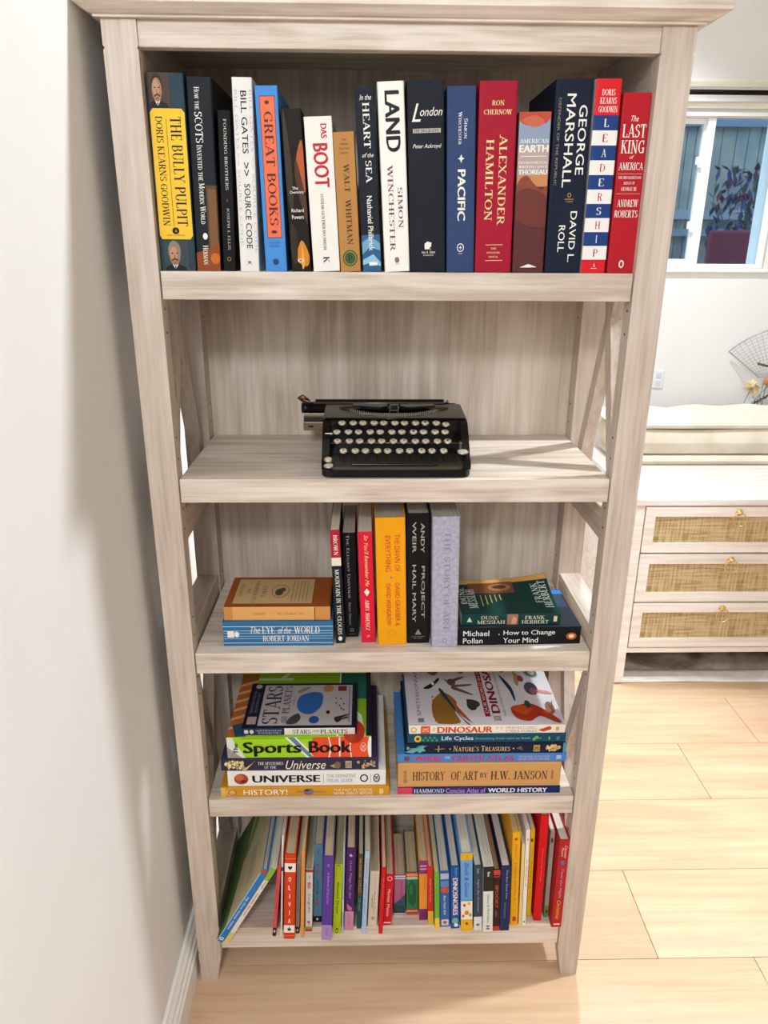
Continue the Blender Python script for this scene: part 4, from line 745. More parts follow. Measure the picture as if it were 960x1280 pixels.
low('#d9421e', 'orange-red book with two white spine bands each bearing a black mark', -.021, .1635, .1830, .1722, .1930, .197,
    [('r', 0, .10, 1, .20, W_), ('p', [(.5, .18), (.3, .15), (.35, .13), (.5, .14), (.65, .13), (.7, .15)], K_), ('r', 0, .83, 1, .92, W_), ('p', [(.5, .845), (.57, .87), (.75, .872), (.6, .885), (.66, .905), (.5, .893), (.34, .905), (.4, .885), (.25, .872), (.43, .87)], K_), ('r', 0, .045, 1, .05, '#e8a088'), ('r', 0, .955, 1, .96, '#e8a088')] +
    [('h', c_, .38, .255 + .098 * i, .62, .31 + .098 * i, W_, 'B') for i, c_ in enumerate('OLIVIA')], bulge=.002, d=.2)
low('#9a8a80', 'thin taupe book with black square foot beside the orange-red one', -.009, .1840, .1925, .1935, .2000, .172, [('t', 'Where the Wild Fox Runs', .35, .05, .65, .7, '#5a4a44', 'b'), ('r', 0, .91, 1, 1, '#221c1c'), ('e', .5, .955, .25, .02, '#c9b8a0')], hard=False, d=.18)
low('#e39a4c', 'thin pale orange book between the taupe book and the white one with red top edge', -.018, .1937, .1990, .2010, .2085, .203, [('t', 'One Summer Day', .35, .1, .65, .5, '#c4702c', 'b')], hard=False, d=.18)
low('#e6e2d8', 'white spined book with red top edge and green and red foot', -.005, .2015, .2140, .2065, .2200, .146,
    [('r', 0, 0, 1, .04, '#b8342c'), ('t', 'My', .35, .08, .65, .15, '#5a5a5a', 'i'), ('t', 'RED', .3, .2, .7, .3, '#b8343c', 'B'), ('t', 'Corgi Etc', .3, .38, .72, .7, '#3a3a4a', 'i'), ('t', 'F', .3, .83, .7, .9, '#c4482c', 'B'), ('r', 0, .92, 1, .96, '#8aa84a'), ('r', 0, .96, 1, 1, '#c4382c')], d=.19)
low('#5f8ea8', 'dusty blue book with red and green vertical lettering and black foot', .015, .2145, .2300, .2200, .2380, .183, [('t', 'Tiger', .35, .05, .6, .15, '#33566a', 'i'), ('t', 'ROAR', .3, .24, .6, .38, '#b0505a', 'B'), ('t', 'WITH ME', .3, .44, .6, .64, '#3d6a62', 'B'), ('t', 'NOW', .3, .68, .6, .78, '#b0505a', 'B'), ('r', 0, .92, 1, 1, '#1c1a1c'), ('e', .5, .96, .12, .014, W_)], d=.16)
low('#5d3f98', 'purple book with lavender foot overhanging the shelf edge', -.024, .2325, .2510, .2400, .2592, .194, [('e', .5, .1, .12, .02, '#8a74c0'), ('t', 'A Bedtime Of Surprises', .36, .18, .64, .56, '#b9a4d8', 'i'), ('r', 0, .815, 1, 1, '#a78ac4'), ('t', 'STORY', .4, .85, .6, .95, '#7a5aa4', 'b')], d=.21, covc='#2d2a5c')
low('#b3c61e', 'lime green book with dark edges and dark vertical lettering', -.011, .2525, .2680, .2595, .2740, .163, [('o', .5, .5, .5, .5, .03, '#3a4418'), ('t', 'Western Dream', .34, .24, .66, .7, '#3a5020', 'b'), ('e', .5, .93, .12, .015, '#3a4418')], d=.19)
low('#a8bccc', 'thin pale blue book right of the lime green one', -.009, .2690, .2725, .2748, .2778, .2, [('r', 0, .6, 1, .75, '#d8e2ea')], hard=False, d=.18)
low('#4c2668', 'deep purple book with dusty pink foot and pale script', -.004, .2735, .2900, .2790, .2970, .192, [('p', [(.3, .08), (.5, .06), (.7, .09), (.5, .1)], '#c9b0d8'), ('t', 'I Love Things Fair Girl', .34, .14, .66, .6, '#b49aca', 'i'), ('p', [(.2, .66), (.8, .72), (.7, .76), (.3, .74)], '#c06a8a'), ('r', 0, .76, 1, 1, '#c98aa4'), ('t', 'SONG', .4, .8, .6, .94, '#a0607c', 'b')], d=.2, covc='#4c2668')
low('#2a5458', 'dark teal and brown book with ornate gold lettering', -.001, .2965, .3050, .3010, .3098, .176, [('r', 0, 0, 1, .55, '#5c4a34'), ('t', 'MERMAID TALES', .25, .05, .75, .5, '#c4a468', 's'), ('t', 'OF OLD', .3, .58, .7, .75, '#8ab0a4', 's')], hard=False, d=.17)
low('#a9c3de', 'light blue book with red script at its top', -.011, .3055, .3145, .3128, .3218, .192, [('t', 'Curious', .3, .08, .75, .32, '#c43a54', 'i'), ('t', 'Sweet Dreams', .3, .38, .65, .75, '#6a8ab8', 'i')], hard=False, d=.18)
low('#e6dcc4', 'cream spined book with brown lettering in two lines', .004, .3170, .3355, .3225, .3395, .131, [('t', 'Lullaby for', .52, .05, .66, .35, '#b8a894', 'i'), ('t', 'Mary & Lou Alone', .5, .36, .66, .75, '#5a4c44', 'b'), ('t', 'Together', .28, .42, .44, .66, '#5a4c44', 'b'), ('e', .5, .85, .2, .03, '#b8a894')], d=.18, bulge=.001)
low('#cf1f24', 'thin bright red book with its foot overhanging the shelf', -.013, .3372, .3440, .3424, .3502, .157, [('t', 'My Little Poems', .4, .15, .65, .45, '#e89a94', 'b')], hard=False, d=.17)
low('#cf2126', 'bright red book with white vertical lettering and a white line at its foot', .006, .3455, .3625, .3508, .3660, .120, [('o', .5, .07, .3, .045, .3, '#f0b8b4'), ('t', 'Merriest', .34, .28, .68, .54, '#f4d4d0', 'b'), ('t', 'Mouse', .34, .58, .68, .82, '#f4d4d0', 'b'), ('r', .05, .94, .95, .96, W_)], d=.17, bulge=.001)
low('#b0688a', 'short small book, pink above and dark green below with pale stripes', .026, .3665, .3885, .3670, .3880, .098, [('r', 0, 0, 1, .08, '#d8d8e0'), ('r', 0, .03, 1, .05, '#3a4a7a'), ('t', 'Baby Little', .55, .12, .75, .6, '#4a3a6a', 'i'), ('p', [(0, .7), (.5, .6), (1, .45), (1, .75), (0, .85)], '#33526a'), ('r', 0, .75, 1, .93, '#2f4a48'), ('r', 0, .93, 1, 1, '#d8d4dc'), ('r', 0, .96, 1, .975, '#6a4a7a')], hard=True, d=.11, bulge=.0015)
low('#3c7a50', 'short small book with orange bands and green jungle print', .028, .3905, .4140, .3893, .4112, .102, [('r', 0, 0, 1, .09, '#d8692c'), ('r', 0, .045, 1, .055, W_), ('r', 0, .09, 1, .15, '#a8c8b4'), ('p', [(.2, .7), (.1, .3), (.5, .16), (.85, .3), (.8, .7), (.5, .8)], '#1f5a38'), ('e', .4, .4, .15, .12, '#2f7a4a'), ('r', 0, .86, 1, 1, '#c4532c'), ('r', 0, .9, 1, .915, W_)], d=.11, bulge=.0015)
low('#e79a3c', 'orange book with purple top and purple foot', .016, .4145, .4290, .4100, .4262, .143, [('r', 0, 0, 1, .22, '#8a3a74'), ('r', .1, .08, .9, .1, '#d8b0cc'), ('r', .1, .13, .9, .15, '#d8b0cc'), ('t', 'Up and Down', .55, .27, .75, .48, '#b8452c', 'b'), ('r', .0, .81, 1, 1, '#7a2a68')], d=.17)
low('#d8332c', 'red book with golden yellow foot', .007, .4302, .4418, .4266, .4362, .136, [('t', 'Rabbit Run Home', .35, .2, .65, .6, '#f0a89c', 'b'), ('r', 0, .77, 1, 1, '#e8b82c')], d=.18)
low('#6fb23c', 'leaf green book with pale yellow foot', -.004, .4421, .4510, .4368, .4462, .134, [('t', 'Green Day', .4, .2, .62, .5, '#3f7a24', 'b'), ('r', 0, .80, 1, 1, '#ecc848')], hard=False, d=.18)
low('#3a64a8', 'blue book with a small orange picture near its top and pale square at its foot', .000, .4520, .4710, .4470, .4655, .132, [('r', .1, .03, .9, .13, '#b8bcd0'), ('r', .1, .16, .9, .27, '#5a8ac4'), ('p', [(.1, .3), (.5, .26), (.9, .3), (.9, .36), (.5, .38), (.1, .35)], '#c4583c'), ('t', 'Bear Feels Sick', .38, .42, .62, .78, '#d8e2f0', 'i'), ('r', .14, .86, .86, .97, '#d8d4e0'), ('e', .5, .915, .2, .03, '#a85a6a')], d=.2, pg='w')
low('#24569c', 'blue book with bold white and pink zigzag lettering', -.004, .4718, .4885, .4660, .4820, .148, [('t', 'Bedtime', .5, .02, .8, .15, '#6fb0dc', 'i'), ('t', 'DINOSNORES', .25, .18, .8, .78, '#f0dce4', 'B'), ('e', .5, .87, .36, .05, '#7ab8a4'), ('e', .6, .94, .26, .03, '#e8ecec')], d=.2, pg='w')
low('#6fa4dc', 'light blue book with a yellow top band, printed flowers and a yellow foot', -.009, .4900, .5120, .4820, .5035, .183, [('r', 0, 0, 1, .085, '#e8b41c'), ('t', 'sunny', .4, .02, .62, .07, '#b88a10', 'b'), ('t', 'Duck & Goose', .34, .12, .70, .56, '#2c5a9a', 'i'), ('r', 0, .60, 1, .605, '#2c4a7a'), ('r', 0, .605, 1, .85, '#efe8d4'), ('e', .5, .76, .2, .03, '#d8893c'), ('e', .3, .66, .12, .02, '#c44a34'), ('e', .7, .64, .12, .02, '#e0b838'), ('e', .2, .8, .1, .02, '#c44a34'), ('e', .8, .79, .12, .02, '#7aa44c'), ('r', 0, .85, 1, 1, '#e8b41c'), ('e', .5, .9, .12, .02, '#8a5a20')], d=.21, pg='w', bulge=.001)
low('#3b4a58', 'slate grey book with a white foot between the flowered and the half-white spines', -.007, .5140, .5295, .5065, .5225, .152, [('t', 'Jane', .4, .04, .65, .12, '#c9d0d4', 's'), ('t', 'Night Sky Dreamer', .38, .2, .66, .72, '#a8b8c4', 'i'), ('r', 0, .79, 1, 1, '#dfe2e0'), ('e', .5, .92, .2, .02, '#5a6a78')], d=.2, pg='w')
low('#dfe4dc', 'book with black upper half and pale lower half, slate lettering', -.012, .5304, .5485, .5232, .5420, .155, [('r', 0, 0, 1, .37, '#2e2824'), ('t', 'Boo', .4, .08, .65, .15, W_, 'b'), ('t', 'Guess & Find Here', .4, .42, .66, .86, '#6a7a74', 'i'), ('t', 'H', .3, .9, .7, .96, '#4a4a4a', 'B')], d=.2, pg='w', bulge=.001)
low('#3a2226', 'thin dark book with red lettering and red ends', -.010, .5490, .5615, .5425, .5555, .145, [('r', 0, 0, 1, .08, '#c4423c'), ('r', 0, .1, 1, .115, '#c4423c'), ('t', 'SPOOKY', .3, .24, .7, .62, '#c9503c', 'B'), ('t', 'tales', .35, .66, .65, .76, '#a8685c', 'b'), ('r', 0, .92, 1, 1, '#b8383c')], d=.18, pg='b')
low('#27305c', 'navy book with small white lettering, left of the tall yellow one', -.010, .5620, .5795, .5557, .5735, .153, [('t', 'The Best Book Ever', .55, .05, .72, .5, '#a8b0cc', 'b'), ('t', 'Of Adventures', .4, .55, .6, .8, '#7a84a8', 'b')], d=.215, pg='w', bulge=.001, covc='#27407c')
low('#eda81a', 'tall golden yellow book with brown vertical lettering', .001, .5830, .5975, .5742, .5888, .219, [('e', .45, .07, .2, .014, '#8a5a1a'), ('t', 'Richard', .4, .12, .58, .25, '#9a6a1c', 'b'), ('t', 'I Heard You Say It', .38, .32, .6, .72, '#8a5a18', 'b'), ('r', .3, .9, .75, .95, '#c43a24')], d=.2, covc='#1c2c60')
low('#e8d08a', 'very thin pale yellow book beside the tall golden one', .001, .5990, .6045, .5922, .5985, .193, [('t', 'A Day Out', .4, .4, .65, .7, '#b88a3c', 'b')], hard=False, d=.17, pg='w')
low('#ece8de', 'thin white book with orange-red vertical lettering', .001, .6052, .6120, .5975, .6055, .224, [('t', 'A', .3, .08, .7, .11, '#c44a2c', 'B'), ('t', 'Pet Bear With Us', .35, .3, .65, .58, '#d0582c', 'b'), ('e', .5, .96, .2, .01, '#444444')], hard=False, d=.19, pg='w')
low('#e4b422', 'thin mustard book set back behind the white one', .020, .6180, .6255, .6103, .6195, .208, [('t', 'Curious Little Dog', .4, .35, .62, .8, '#7a5410', 'b'), ('e', .4, .12, .3, .02, '#6a4410')], hard=False, d=.18, pg='w')
low('#d5141c', 'tallest red book on the bottom shelf, reaching up behind the shelf above', .011, .6290, .6440, .6245, .6398, .246, [('t', 'Christmas Songs', .45, .3, .6, .62, '#e88a84', 'b')], d=.22, rough=.3, bulge=.001)
low('#a8988c', 'taupe book with green foot next to the tallest red one', .018, .6500, .6575, .6462, .6556, .204, [('e', .45, .1, .3, .03, '#5a4638'), ('t', 'The Wild Robin', .4, .3, .62, .6, '#d8ccc0', 'b'), ('r', 0, .86, 1, 1, '#6a8a44'), ('e', .5, .93, .25, .02, '#2c3420')], hard=False, d=.19, pg='w')
low('#b3262c', 'red book with white and gold script at the right end of the bottom shelf', -.004, .6592, .6772, .6566, .6770, .205, [('t', 'Clement', .56, .06, .8, .2, '#f0d8d0', 'i'), ('t', 'Moore', .26, .08, .5, .18, '#f0d8d0', 'i'), ('e', .5, .25, .22, .025, '#5a6a9a'), ('t', 'Twas the Night', .38, .32, .66, .66, '#c9a8c0', 'i'), ('t', 'Christmas', .34, .68, .7, .9, '#e8b84a', 'i'), ('r', .2, .955, .8, .97, '#f0d8d0')], d=.2, pg='w', bulge=.001)
# ------------------------------------------------------------------ typewriter
def typewriter():
    tw = empty('typewriter', (.25, 0, .9991)); tag(tw, 'antique black portable typewriter with round cream keys on the second shelf', 'typewriter')
    enamel = mat('#0b0c0e', .16); satin = mat('#2a2520', .38, .2); nickel = mat('#8d8272', .32, .9); dull = mat('#57493a', .4, .7); rubber = mat('#101011', .45)
    Wd = .221
    # base: rounded front rim
    b = MB(); rim = []; r0 = .016
    for a in range(7): t_ = pi + (pi / 2) * a / 6; rim.append((r0 + r0 * cos(t_), .008 + r0 + r0 * sin(t_)))
    for a in range(7): t_ = 1.5 * pi + (pi / 2) * a / 6; rim.append((Wd - r0 + r0 * cos(t_), .008 + r0 + r0 * sin(t_)))
    rim += [(Wd, .20), (0, .20)]
    b.prism(rim, 2, .002, .0125, enamel); b.build('base', tw)
    b = MB(); ins = [(x * .95 + Wd * .025, .0125 + (y - .008) * .96) for x, y in rim]; b.prism(ins, 2, .0126, .0155, mat('#5a4e40', .3, .1)); b.build('front_plate', tw)
    for x in (.02, Wd - .02):
        for y in (.03, .18): MB().lathe([(.006, 0), (.006, .0021)], rubber, 12, Matrix.Translation((x, y, 0))).build('foot', tw)
    # side panels
    prof = [(.012, .0127), (.012, .020), (.022, .026), (.045, .050), (.066, .068), (.080, .0725), (.165, .0775), (.20, .070), (.20, .0127)]
    for x0, nm in ((.0005, 'side_panel'), (Wd - .0115, 'side_panel')): MB().prism(prof, 0, x0, x0 + .011, enamel).build(nm, tw)
    MB().box(.0116, .20, .0127, Wd - .0116, .2015, .065, enamel).build('rear_panel', tw)
    MB().box(.0116, .081, .018, Wd - .0116, .0835, .0705, enamel).build('key_well_wall', tw)
    # top deck with curved type-basket opening
    b = MB(); n = 24; vs = []; fs = []
    cx = Wd / 2
    for i in range(n + 1):
        x = .002 + (Wd - .004) * i / n; t_ = (x - cx) / .083
        yf = .080; yb = .089 + .077 * min(1, abs(t_)) ** 4 if abs(t_) < 1 else .166
        for z in (.0716, .0742): vs += [(x, yf, z), (x, yb, z + .004 * (yb - yf) / .08)]
    for i in range(n):
        a = i * 4; c = a + 4
        fs += [(a + 2, c + 2, c + 3, a + 3), (a, a + 1, c + 1, c), (a, c, c + 2, a + 2), (a + 1, a + 3, c + 3, c + 1)]
    fs += [(0, 2, 3, 1), (n * 4, n * 4 + 1, n * 4 + 3, n * 4 + 2)]
    b.add(vs, fs, mat('#4a4338', .27, .1)); b.build('top_deck', tw)
    MB().tube([(.004, .0795, .0735), (Wd - .004, .0795, .0735)], .0016, enamel, 8).build('deck_lip', tw)
    # type bars fanned in a shallow arc
    b = MB()
    for i in range(42):
        t_ = -1 + 2 * (i + .5) / 42; x = cx + .074 * t_; y = .0925 + .040 * abs(t_) ** 2.6; z = .0750 + .001 * abs(t_)
        b.box(x - .0007, y, z - .004, x + .0007, y + .010, z + .0018, mat('#b5ab98', .35, .6))
        b.box(x - .0003, y + .010, z - .012, x + .0003, y + .030, z - .004, dull)
    o = b.build('type_bars', tw); o['kind'] = 'stuff'
    MB().prism([(cx - .078 + .156 * i / 16, .0922 + .040 * abs(-1 + i / 8) ** 2.6) for i in range(17)] + [(cx + .078 - .156 * i / 16, .0895 + .040 * abs(1 - i / 8) ** 2.6) for i in range(17)], 2, .068, .0748, dull).build('segment', tw)
    # ribbon spools with black winged covers
    for s in (-1, 1):
        x = cx + s * .070
        sp = MB().lathe([(.003, .0655), (.0175, .0655), (.0175, .067), (.006, .0672), (.006, .074), (.0175, .0742), (.0175, .0757), (.003, .0765)], dull, 24, Matrix.Translation((x, .143, .003))).build('ribbon_spool', tw)
        b = MB(); pts = []
        P = [(cx + s * .010, .134), (cx + s * .020, .126), (cx + s * .034, .127), (cx + s * .050, .133), (cx + s * .066, .137), (cx + s * .064, .150), (cx + s * .034, .150), (cx + s * .012, .148)]
        b.prism(P, 2, .0785, .0820, mat('#1c1e22', .25)); b.build('spool_cover', tw)
        MB().box(cx + s * .064 - .004, .128, .074, cx + s * .064 + .012 * s + .004, .138, .0768, dull, .001).build('ribbon_guide', tw)
    b = MB()
    for x in (-.0075, .0060): b.box(cx + x, .128, .070, cx + x + .0018, .132, .0855, nickel)
    b.box(cx - .0075, .128, .0838, cx + .0078, .131, .0855, nickel).box(cx - .0075, .128, .0745, cx + .0078, .131, .0762, nickel).build('ribbon_vibrator', tw)
    # carriage, shifted to the left
    ca = MB().box(-.036, .160, .046, .205, .205, .058, satin, .001).build('carriage', tw)
    MB().box(-.034, .1565, .0592, .205, .160, .0645, nickel, .0005).build('rail', ca)
    MB().box(-.0365, .157, .036, .012, .1600, .0500, mat('#7a6a58', .35, .8), .0008).box(-.029, .1560, .041, -.020, .1568, .0445, mat('#14110e', .5)).build('margin_scale', ca)
    MB().tube([(-.026, .178, .0690), (.200, .178, .0690)], .0100, rubber, 20).build('platen', ca)
    MB().tube([(-.040, .178, .0690), (-.027, .178, .0690)], .0085, rubber, 16).build('platen_knob', ca)
    MB().tube([(.201, .178, .0690), (.214, .178, .0690)], .0085, rubber, 16).build('platen_knob', ca)
    MB().box(-.030, .166, .054, -.0265, .196, .0805, enamel, .002).build('end_plate', ca); MB().box(.200, .166, .054, .2035, .196, .0800, enamel, .002).build('end_plate', ca)
    MB().tube([(-.028, .164, .080), (-.036, .158, .0845), (-.041, .154, .0905), (-.036, .150, .0935), (-.031, .152, .0900), (-.028, .162, .086)], [.0018, .0024, .0034, .0036, .0028, .0018], mat('#a06a48', .3, .8), 10).build('return_lever', ca)
    MB().tube([(-.020, .166, .0795), (.195, .166, .0795)], .0012, nickel, 8).build('paper_bail', ca)
    MB().box(-.018, .188, .072, .196, .1895, .0815, mat('#131416', .3), .0005).build('paper_table', ca)
    # keys
    cream = mat('#c9c2ac', .22); ring = mat('#b9b3a4', .2, 1); lever_m = mat('#2b2823', .35, .7); ink = mat('#2c2620', .5)
    bb = MB(); bb.lathe([(.0028, -.0016), (.0062, -.0012), (.0068, .0004), (.0062, .0012), (.0056, .0012)], ring, 20); key_me = bb.build('key', mesh=True)
    cap_me = MB().lathe([(.0056, .0008), (.0050, .0017), (.0025, .0021), (.0004, .0022)], cream, 20).build('key_cap', mesh=True)
    rows = [(.0685, .070, .0300, 11, .0158, '23456789-()'), (.0585, .0540, .0225, 11, .0163, 'QWERTYUIOP:'), (.0485, .0375, .0240, 11, .0164, 'ASDFGHJKL;.'), (.0385, .0205, .0330, 10, .0163, 'ZXCVBNM,?/')]
    def key(x, y, z, ch, sx=1):
        k_ = inst(key_me, 'key', tw, (x, y, z), (radians(19), 0, 0), (sx, 1, 1))
        inst(cap_me, 'key_cap', k_)
        if ch:
            V, F = text2d(ch, 'b'); mb = MB(); mb.add([((a - .5) * .0036 / sx, (c - .5) * .0046, .00235 + l_) for a, c, l_ in V], F, ink); mb.build('key_letter', k_, fix=False)
        mb = MB(); mb.box(-.0006, -.0004, -.016, .0006, .0004, -.0016, lever_m); mb.build('key_stem', k_)
    for z, y, x0, n, dx, chars in rows:
        for i in range(n): key(x0 + dx * i + (.0008 if i % 2 else -.0004), y, z + (-.002 if (z > .068 and i == n - 1) else 0), chars[i])
    key(.2085, .0200, .0372, '', 1.35); key(.0105, .0125, .0275, ''); key(.0108, .0040 + .0085, .0185, '', 1.2)
    b = MB()
    for i in range(44):
        x = .017 + i * .0043; b.box(x, .027, .0185 + .0006 * (i % 3), x + .0009, .080, .020 + .0006 * (i % 3), lever_m)
    o = b.build('key_levers', tw); o['kind'] = 'stuff'
    MB().box(.045, .0170, .0172, .172, .0225, .0195, mat('#101218', .25), .0009).build('space_bar', tw)
    MB().tube([(.014, .0395, .0455), (.205, .0395, .0455)], .0007, nickel, 6).build('key_comb', tw)
    MB().box(.004, .052, .054, .016, .058, .0575, nickel, .0008).build('shift_lock', tw)
    MB().box(.206, .040, .030, .2105, .0505, .046, nickel, .001).build('margin_release', tw)
    for x in (.082, .148): MB().box(x, .0125, .0157, x + .003, .0165, .0175, dull, .0004).build('plate_clip', tw)
    return tw
typewriter()

# ------------------------------------------------------------------ white dresser with woven drawer fronts
def rattan_mat():
    x, t, b, N, L = nodes('woven_rattan', .7); tc = N('ShaderNodeTexCoord')
    def mp(s):
        q = N('ShaderNodeMapping'); q.inputs['Scale'].default_value = s; L(tc.outputs['Object'], q.inputs[0]); return q
    wa = N('ShaderNodeTexWave', Scale=1.0, Distortion=.8); wa.bands_direction = 'X'; L(mp((95, 95, 95)).outputs[0], wa.inputs['Vector'])
    wb = N('ShaderNodeTexWave', Scale=1.0, Distortion=.8); wb.bands_direction = 'Z'; L(mp((95, 95, 95)).outputs[0], wb.inputs['Vector'])
    na = N('ShaderNodeTexNoise', Scale=1.0); L(mp((160, 10, 10)).outputs[0], na.inputs['Vector'])
    nb = N('ShaderNodeTexNoise', Scale=1.0); L(mp((10, 10, 160)).outputs[0], nb.inputs['Vector'])
    s1 = N('ShaderNodeMath', operation='ADD'); L(wa.outputs['Fac'], s1.inputs[0]); L(wb.outputs['Fac'], s1.inputs[1])
    s2 = N('ShaderNodeMath', operation='ADD'); L(na.outputs[0], s2.inputs[0]); L(nb.outputs[0], s2.inputs[1])
    s3 = N('ShaderNodeMath', operation='MULTIPLY_ADD'); s3.inputs[1].default_value = .22; L(s1.outputs[0], s3.inputs[0]); L(s2.outputs[0], s3.inputs[2])
    s4 = N('ShaderNodeMath', operation='MULTIPLY'); s4.inputs[1].default_value = .82; L(s3.outputs[0], s4.inputs[0])
    rp = ramp(N, [(.72, '#94784c'), (.98, '#c4a873'), (1.0, '#d8c094')]); L(s4.outputs[0], rp.inputs[0]); L(rp.outputs[0], b.inputs['Base Color'])
    bp = N('ShaderNodeBump'); bp.inputs['Strength'].default_value = .5; bp.inputs['Distance'].default_value = .002; L(s1.outputs[0], bp.inputs['Height']); L(bp.outputs[0], b.inputs['Normal'])
    return x
rattan = rattan_mat(); brass = mat('#e6c68c', .3, .85)
DX, DY, DZ, DW, DD = 1.107, 1.0, .626, 1.18, .62
dr = empty('dresser', (DX, DY, 0)); tag(dr, 'low white wood dresser with woven rattan drawer fronts and brass ring pulls', 'dresser')
MB().box(-.008, -.006, .606, DW + .008, DD, DZ, dress_wood, .002).build('top', dr)
for x in (0, DW - .026): MB().box(x, 0, .0072, x + .026, DD - .01, .606, dress_wood, .001).build('side_panel', dr)
MB().box(.026, 0, .115, DW - .026, DD - .02, .132, dress_wood, .001).build('bottom_rail', dr)
MB().box(.026, DD - .03, .132, DW - .026, DD - .02, .605, dress_wood).build('back', dr)
MB().box(DW / 2 - .008, .002, .132, DW / 2 + .008, DD - .03, .605, dress_wood, .001).build('divider', dr)
ring_me = MB().tube([(.0205 * cos(a * pi / 16), 0, .0205 * sin(a * pi / 16)) for a in range(32)], .0018, brass, 8, True).build('ring_pull', mesh=True)
plate_me = MB().lathe([(.0105, 0), (.0105, .002), (.008, .003), (.0035, .004), (.0035, .0095), (.005, .011), (.002, .013)], brass, 20, Matrix.Rotation(pi / 2, 4, 'X')).build('ring_plate', mesh=True)
for c in range(2):
    for (za, zb) in ((.457, .602), (.294, .451), (.136, .288)):
        x0 = .0285 + c * (DW / 2 - .018); x1 = x0 + DW / 2 - .039
        d_ = empty('drawer'); d_.parent = dr; d_.location = (x0, -.003, za); wd, hh = x1 - x0, zb - za; fr = .031
        b = MB()
        for q in ((0, 0, wd, fr), (0, hh - fr, wd, hh), (0, fr, fr, hh - fr), (wd - fr, fr, wd, hh - fr)): b.box(q[0], 0, q[1], q[2], .018, q[3], dress_wood, .0008)
        b.build('drawer_frame', d_)
        MB().box(fr - .001, .006, fr - .001, wd - fr + .001, .012, hh - fr + .001, rattan).build('rattan_panel', d_)
        MB().box(.004, .0185, .004, wd - .004, DD - .06, hh - .02, dress_wood).build('drawer_box', d_)
        inst(plate_me, 'ring_plate', d_, (wd / 2, -.0001, hh - .017)); inst(ring_me, 'ring_pull', d_, (wd / 2, -.0105, hh - .017 - .0195), (radians(-6), 0, 0))
# rug under the dresser
rug_m, t, b_, N, L = nodes('worn_rug', .95)
tc = N('ShaderNodeTexCoord'); n1 = N('ShaderNodeTexNoise', Scale=7.0, Detail=6.0, Distortion=.6); L(tc.outputs['Object'], n1.inputs['Vector'])
rp = ramp(N, [(.34, '#6a584a'), (.46, '#9a8c7e'), (.56, '#b9ada0'), (.66, '#d0c8bc')]); L(n1.outputs[0], rp.inputs[0]); L(rp.outputs[0], b_.inputs['Base Color'])
rg = empty('rug', (1.02, 1.005, 0)); tag(rg, 'mottled grey brown rug with an off white border lying under the dresser', 'rug')
b = MB(); nx = 40; vs = []; fs = []
def rz(x, y): return .0045 + .0012 * sin(x * 9 + y * 4) + .0010 * sin(x * 23) * max(0, 1 - y * 8)
def grid(x0, y0, x1, y1, nx, ny, fz, th, mt):
    vs = []; fs = []
    for j in range(ny + 1):
        for i in range(nx + 1):
            x = x0 + (x1 - x0) * i / nx; y = y0 + (y1 - y0) * j / ny + (.004 * sin(x * 5) if y0 == 0 and j == 0 else 0); vs.append((x, y, fz(x, y)))
    k = len(vs); vs += [(x, y, max(.0004, z - th)) for x, y, z in vs[:k]]
    for j in range(ny):
        for i in range(nx): a = j * (nx + 1) + i; fs.append((a, a + 1, a + nx + 2, a + nx + 1)); fs.append((k + a, k + a + nx + 1, k + a + nx + 2, k + a + 1))
    ed = [i for i in range(nx + 1)] + [(j * (nx + 1) + nx) for j in range(1, ny + 1)] + [ny * (nx + 1) + i for i in range(nx - 1, -1, -1)] + [j * (nx + 1) for j in range(ny - 1, 0, -1)]
    for i in range(len(ed)): a, c = ed[i], ed[(i + 1) % len(ed)]; fs.append((a, k + a, k + c, c))
    return MB().add(vs, fs, mt, True)
grid(0, 0, 1.6, .075, 50, 4, rz, .004, noisy('rug_border', '#e9e4da', '#f4f0e8', 20, .95, .4, 200)).build('border', rg)
grid(0, .0752, 1.6, .62, 50, 12, rz, .004, rug_m).build('field', rg)

# ------------------------------------------------------------------ things on the dresser, wall plate
linen = noisy('cream_linen', '#d8cdb8', '#e6dcca', 9, .9, .3, 300); lin2 = noisy('ivory_knit', '#e2dac8', '#eee8da', 7, .9, .35, 260)
def soft(name, x0, y0, z0, x1, y1, z1, mt, bev, fz=None, parent=None, seg=4):
    bm = bmesh.new(); bmesh.ops.create_grid(bm, x_segments=60, y_segments=24, size=.5)
    vs = []; fs = []; nx, ny = 60, 24
    bm.free()
    def edge(t): # rounded profile at the borders
        e = min(t, 1 - t); return e
    for s in (1, 0):
        for j in range(ny + 1):
            for i in range(nx + 1):
                u, v = i / nx, j / ny; x = x0 + (x1 - x0) * u; y = y0 + (y1 - y0) * v
                dx = min(x - x0, x1 - x); dy = min(y - y0, y1 - y); e = min(dx, dy); rr = bev
                k = 1 if e >= rr else math.sqrt(max(0, 1 - (1 - e / rr) ** 2))
                mid_ = (z0 + z1) / 2
                z = mid_ + (z1 - mid_) * k if s else mid_ - (mid_ - z0) * k
                if s and fz: z += fz(x, y) * k
                vs.append((x, y, z))
    k0 = (nx + 1) * (ny + 1)
    for j in range(ny):
        for i in range(nx): a = j * (nx + 1) + i; fs.append((a, a + 1, a + nx + 2, a + nx + 1)); fs.append((k0 + a, k0 + a + nx + 1, k0 + a + nx + 2, k0 + a + 1))
    o = MB().add(vs, fs, mt, True).build(name, parent); return o
bt = soft('seat_pad', 1.15, 1.342, DZ + .0005, 2.2, 1.575, DZ + .032, noisy('sand_cloth', '#ddd2be', '#e7decd', 8, .9, .2, 200), .008); tag(bt, 'thin sand coloured pad lying at the back of the dresser top', 'pad')
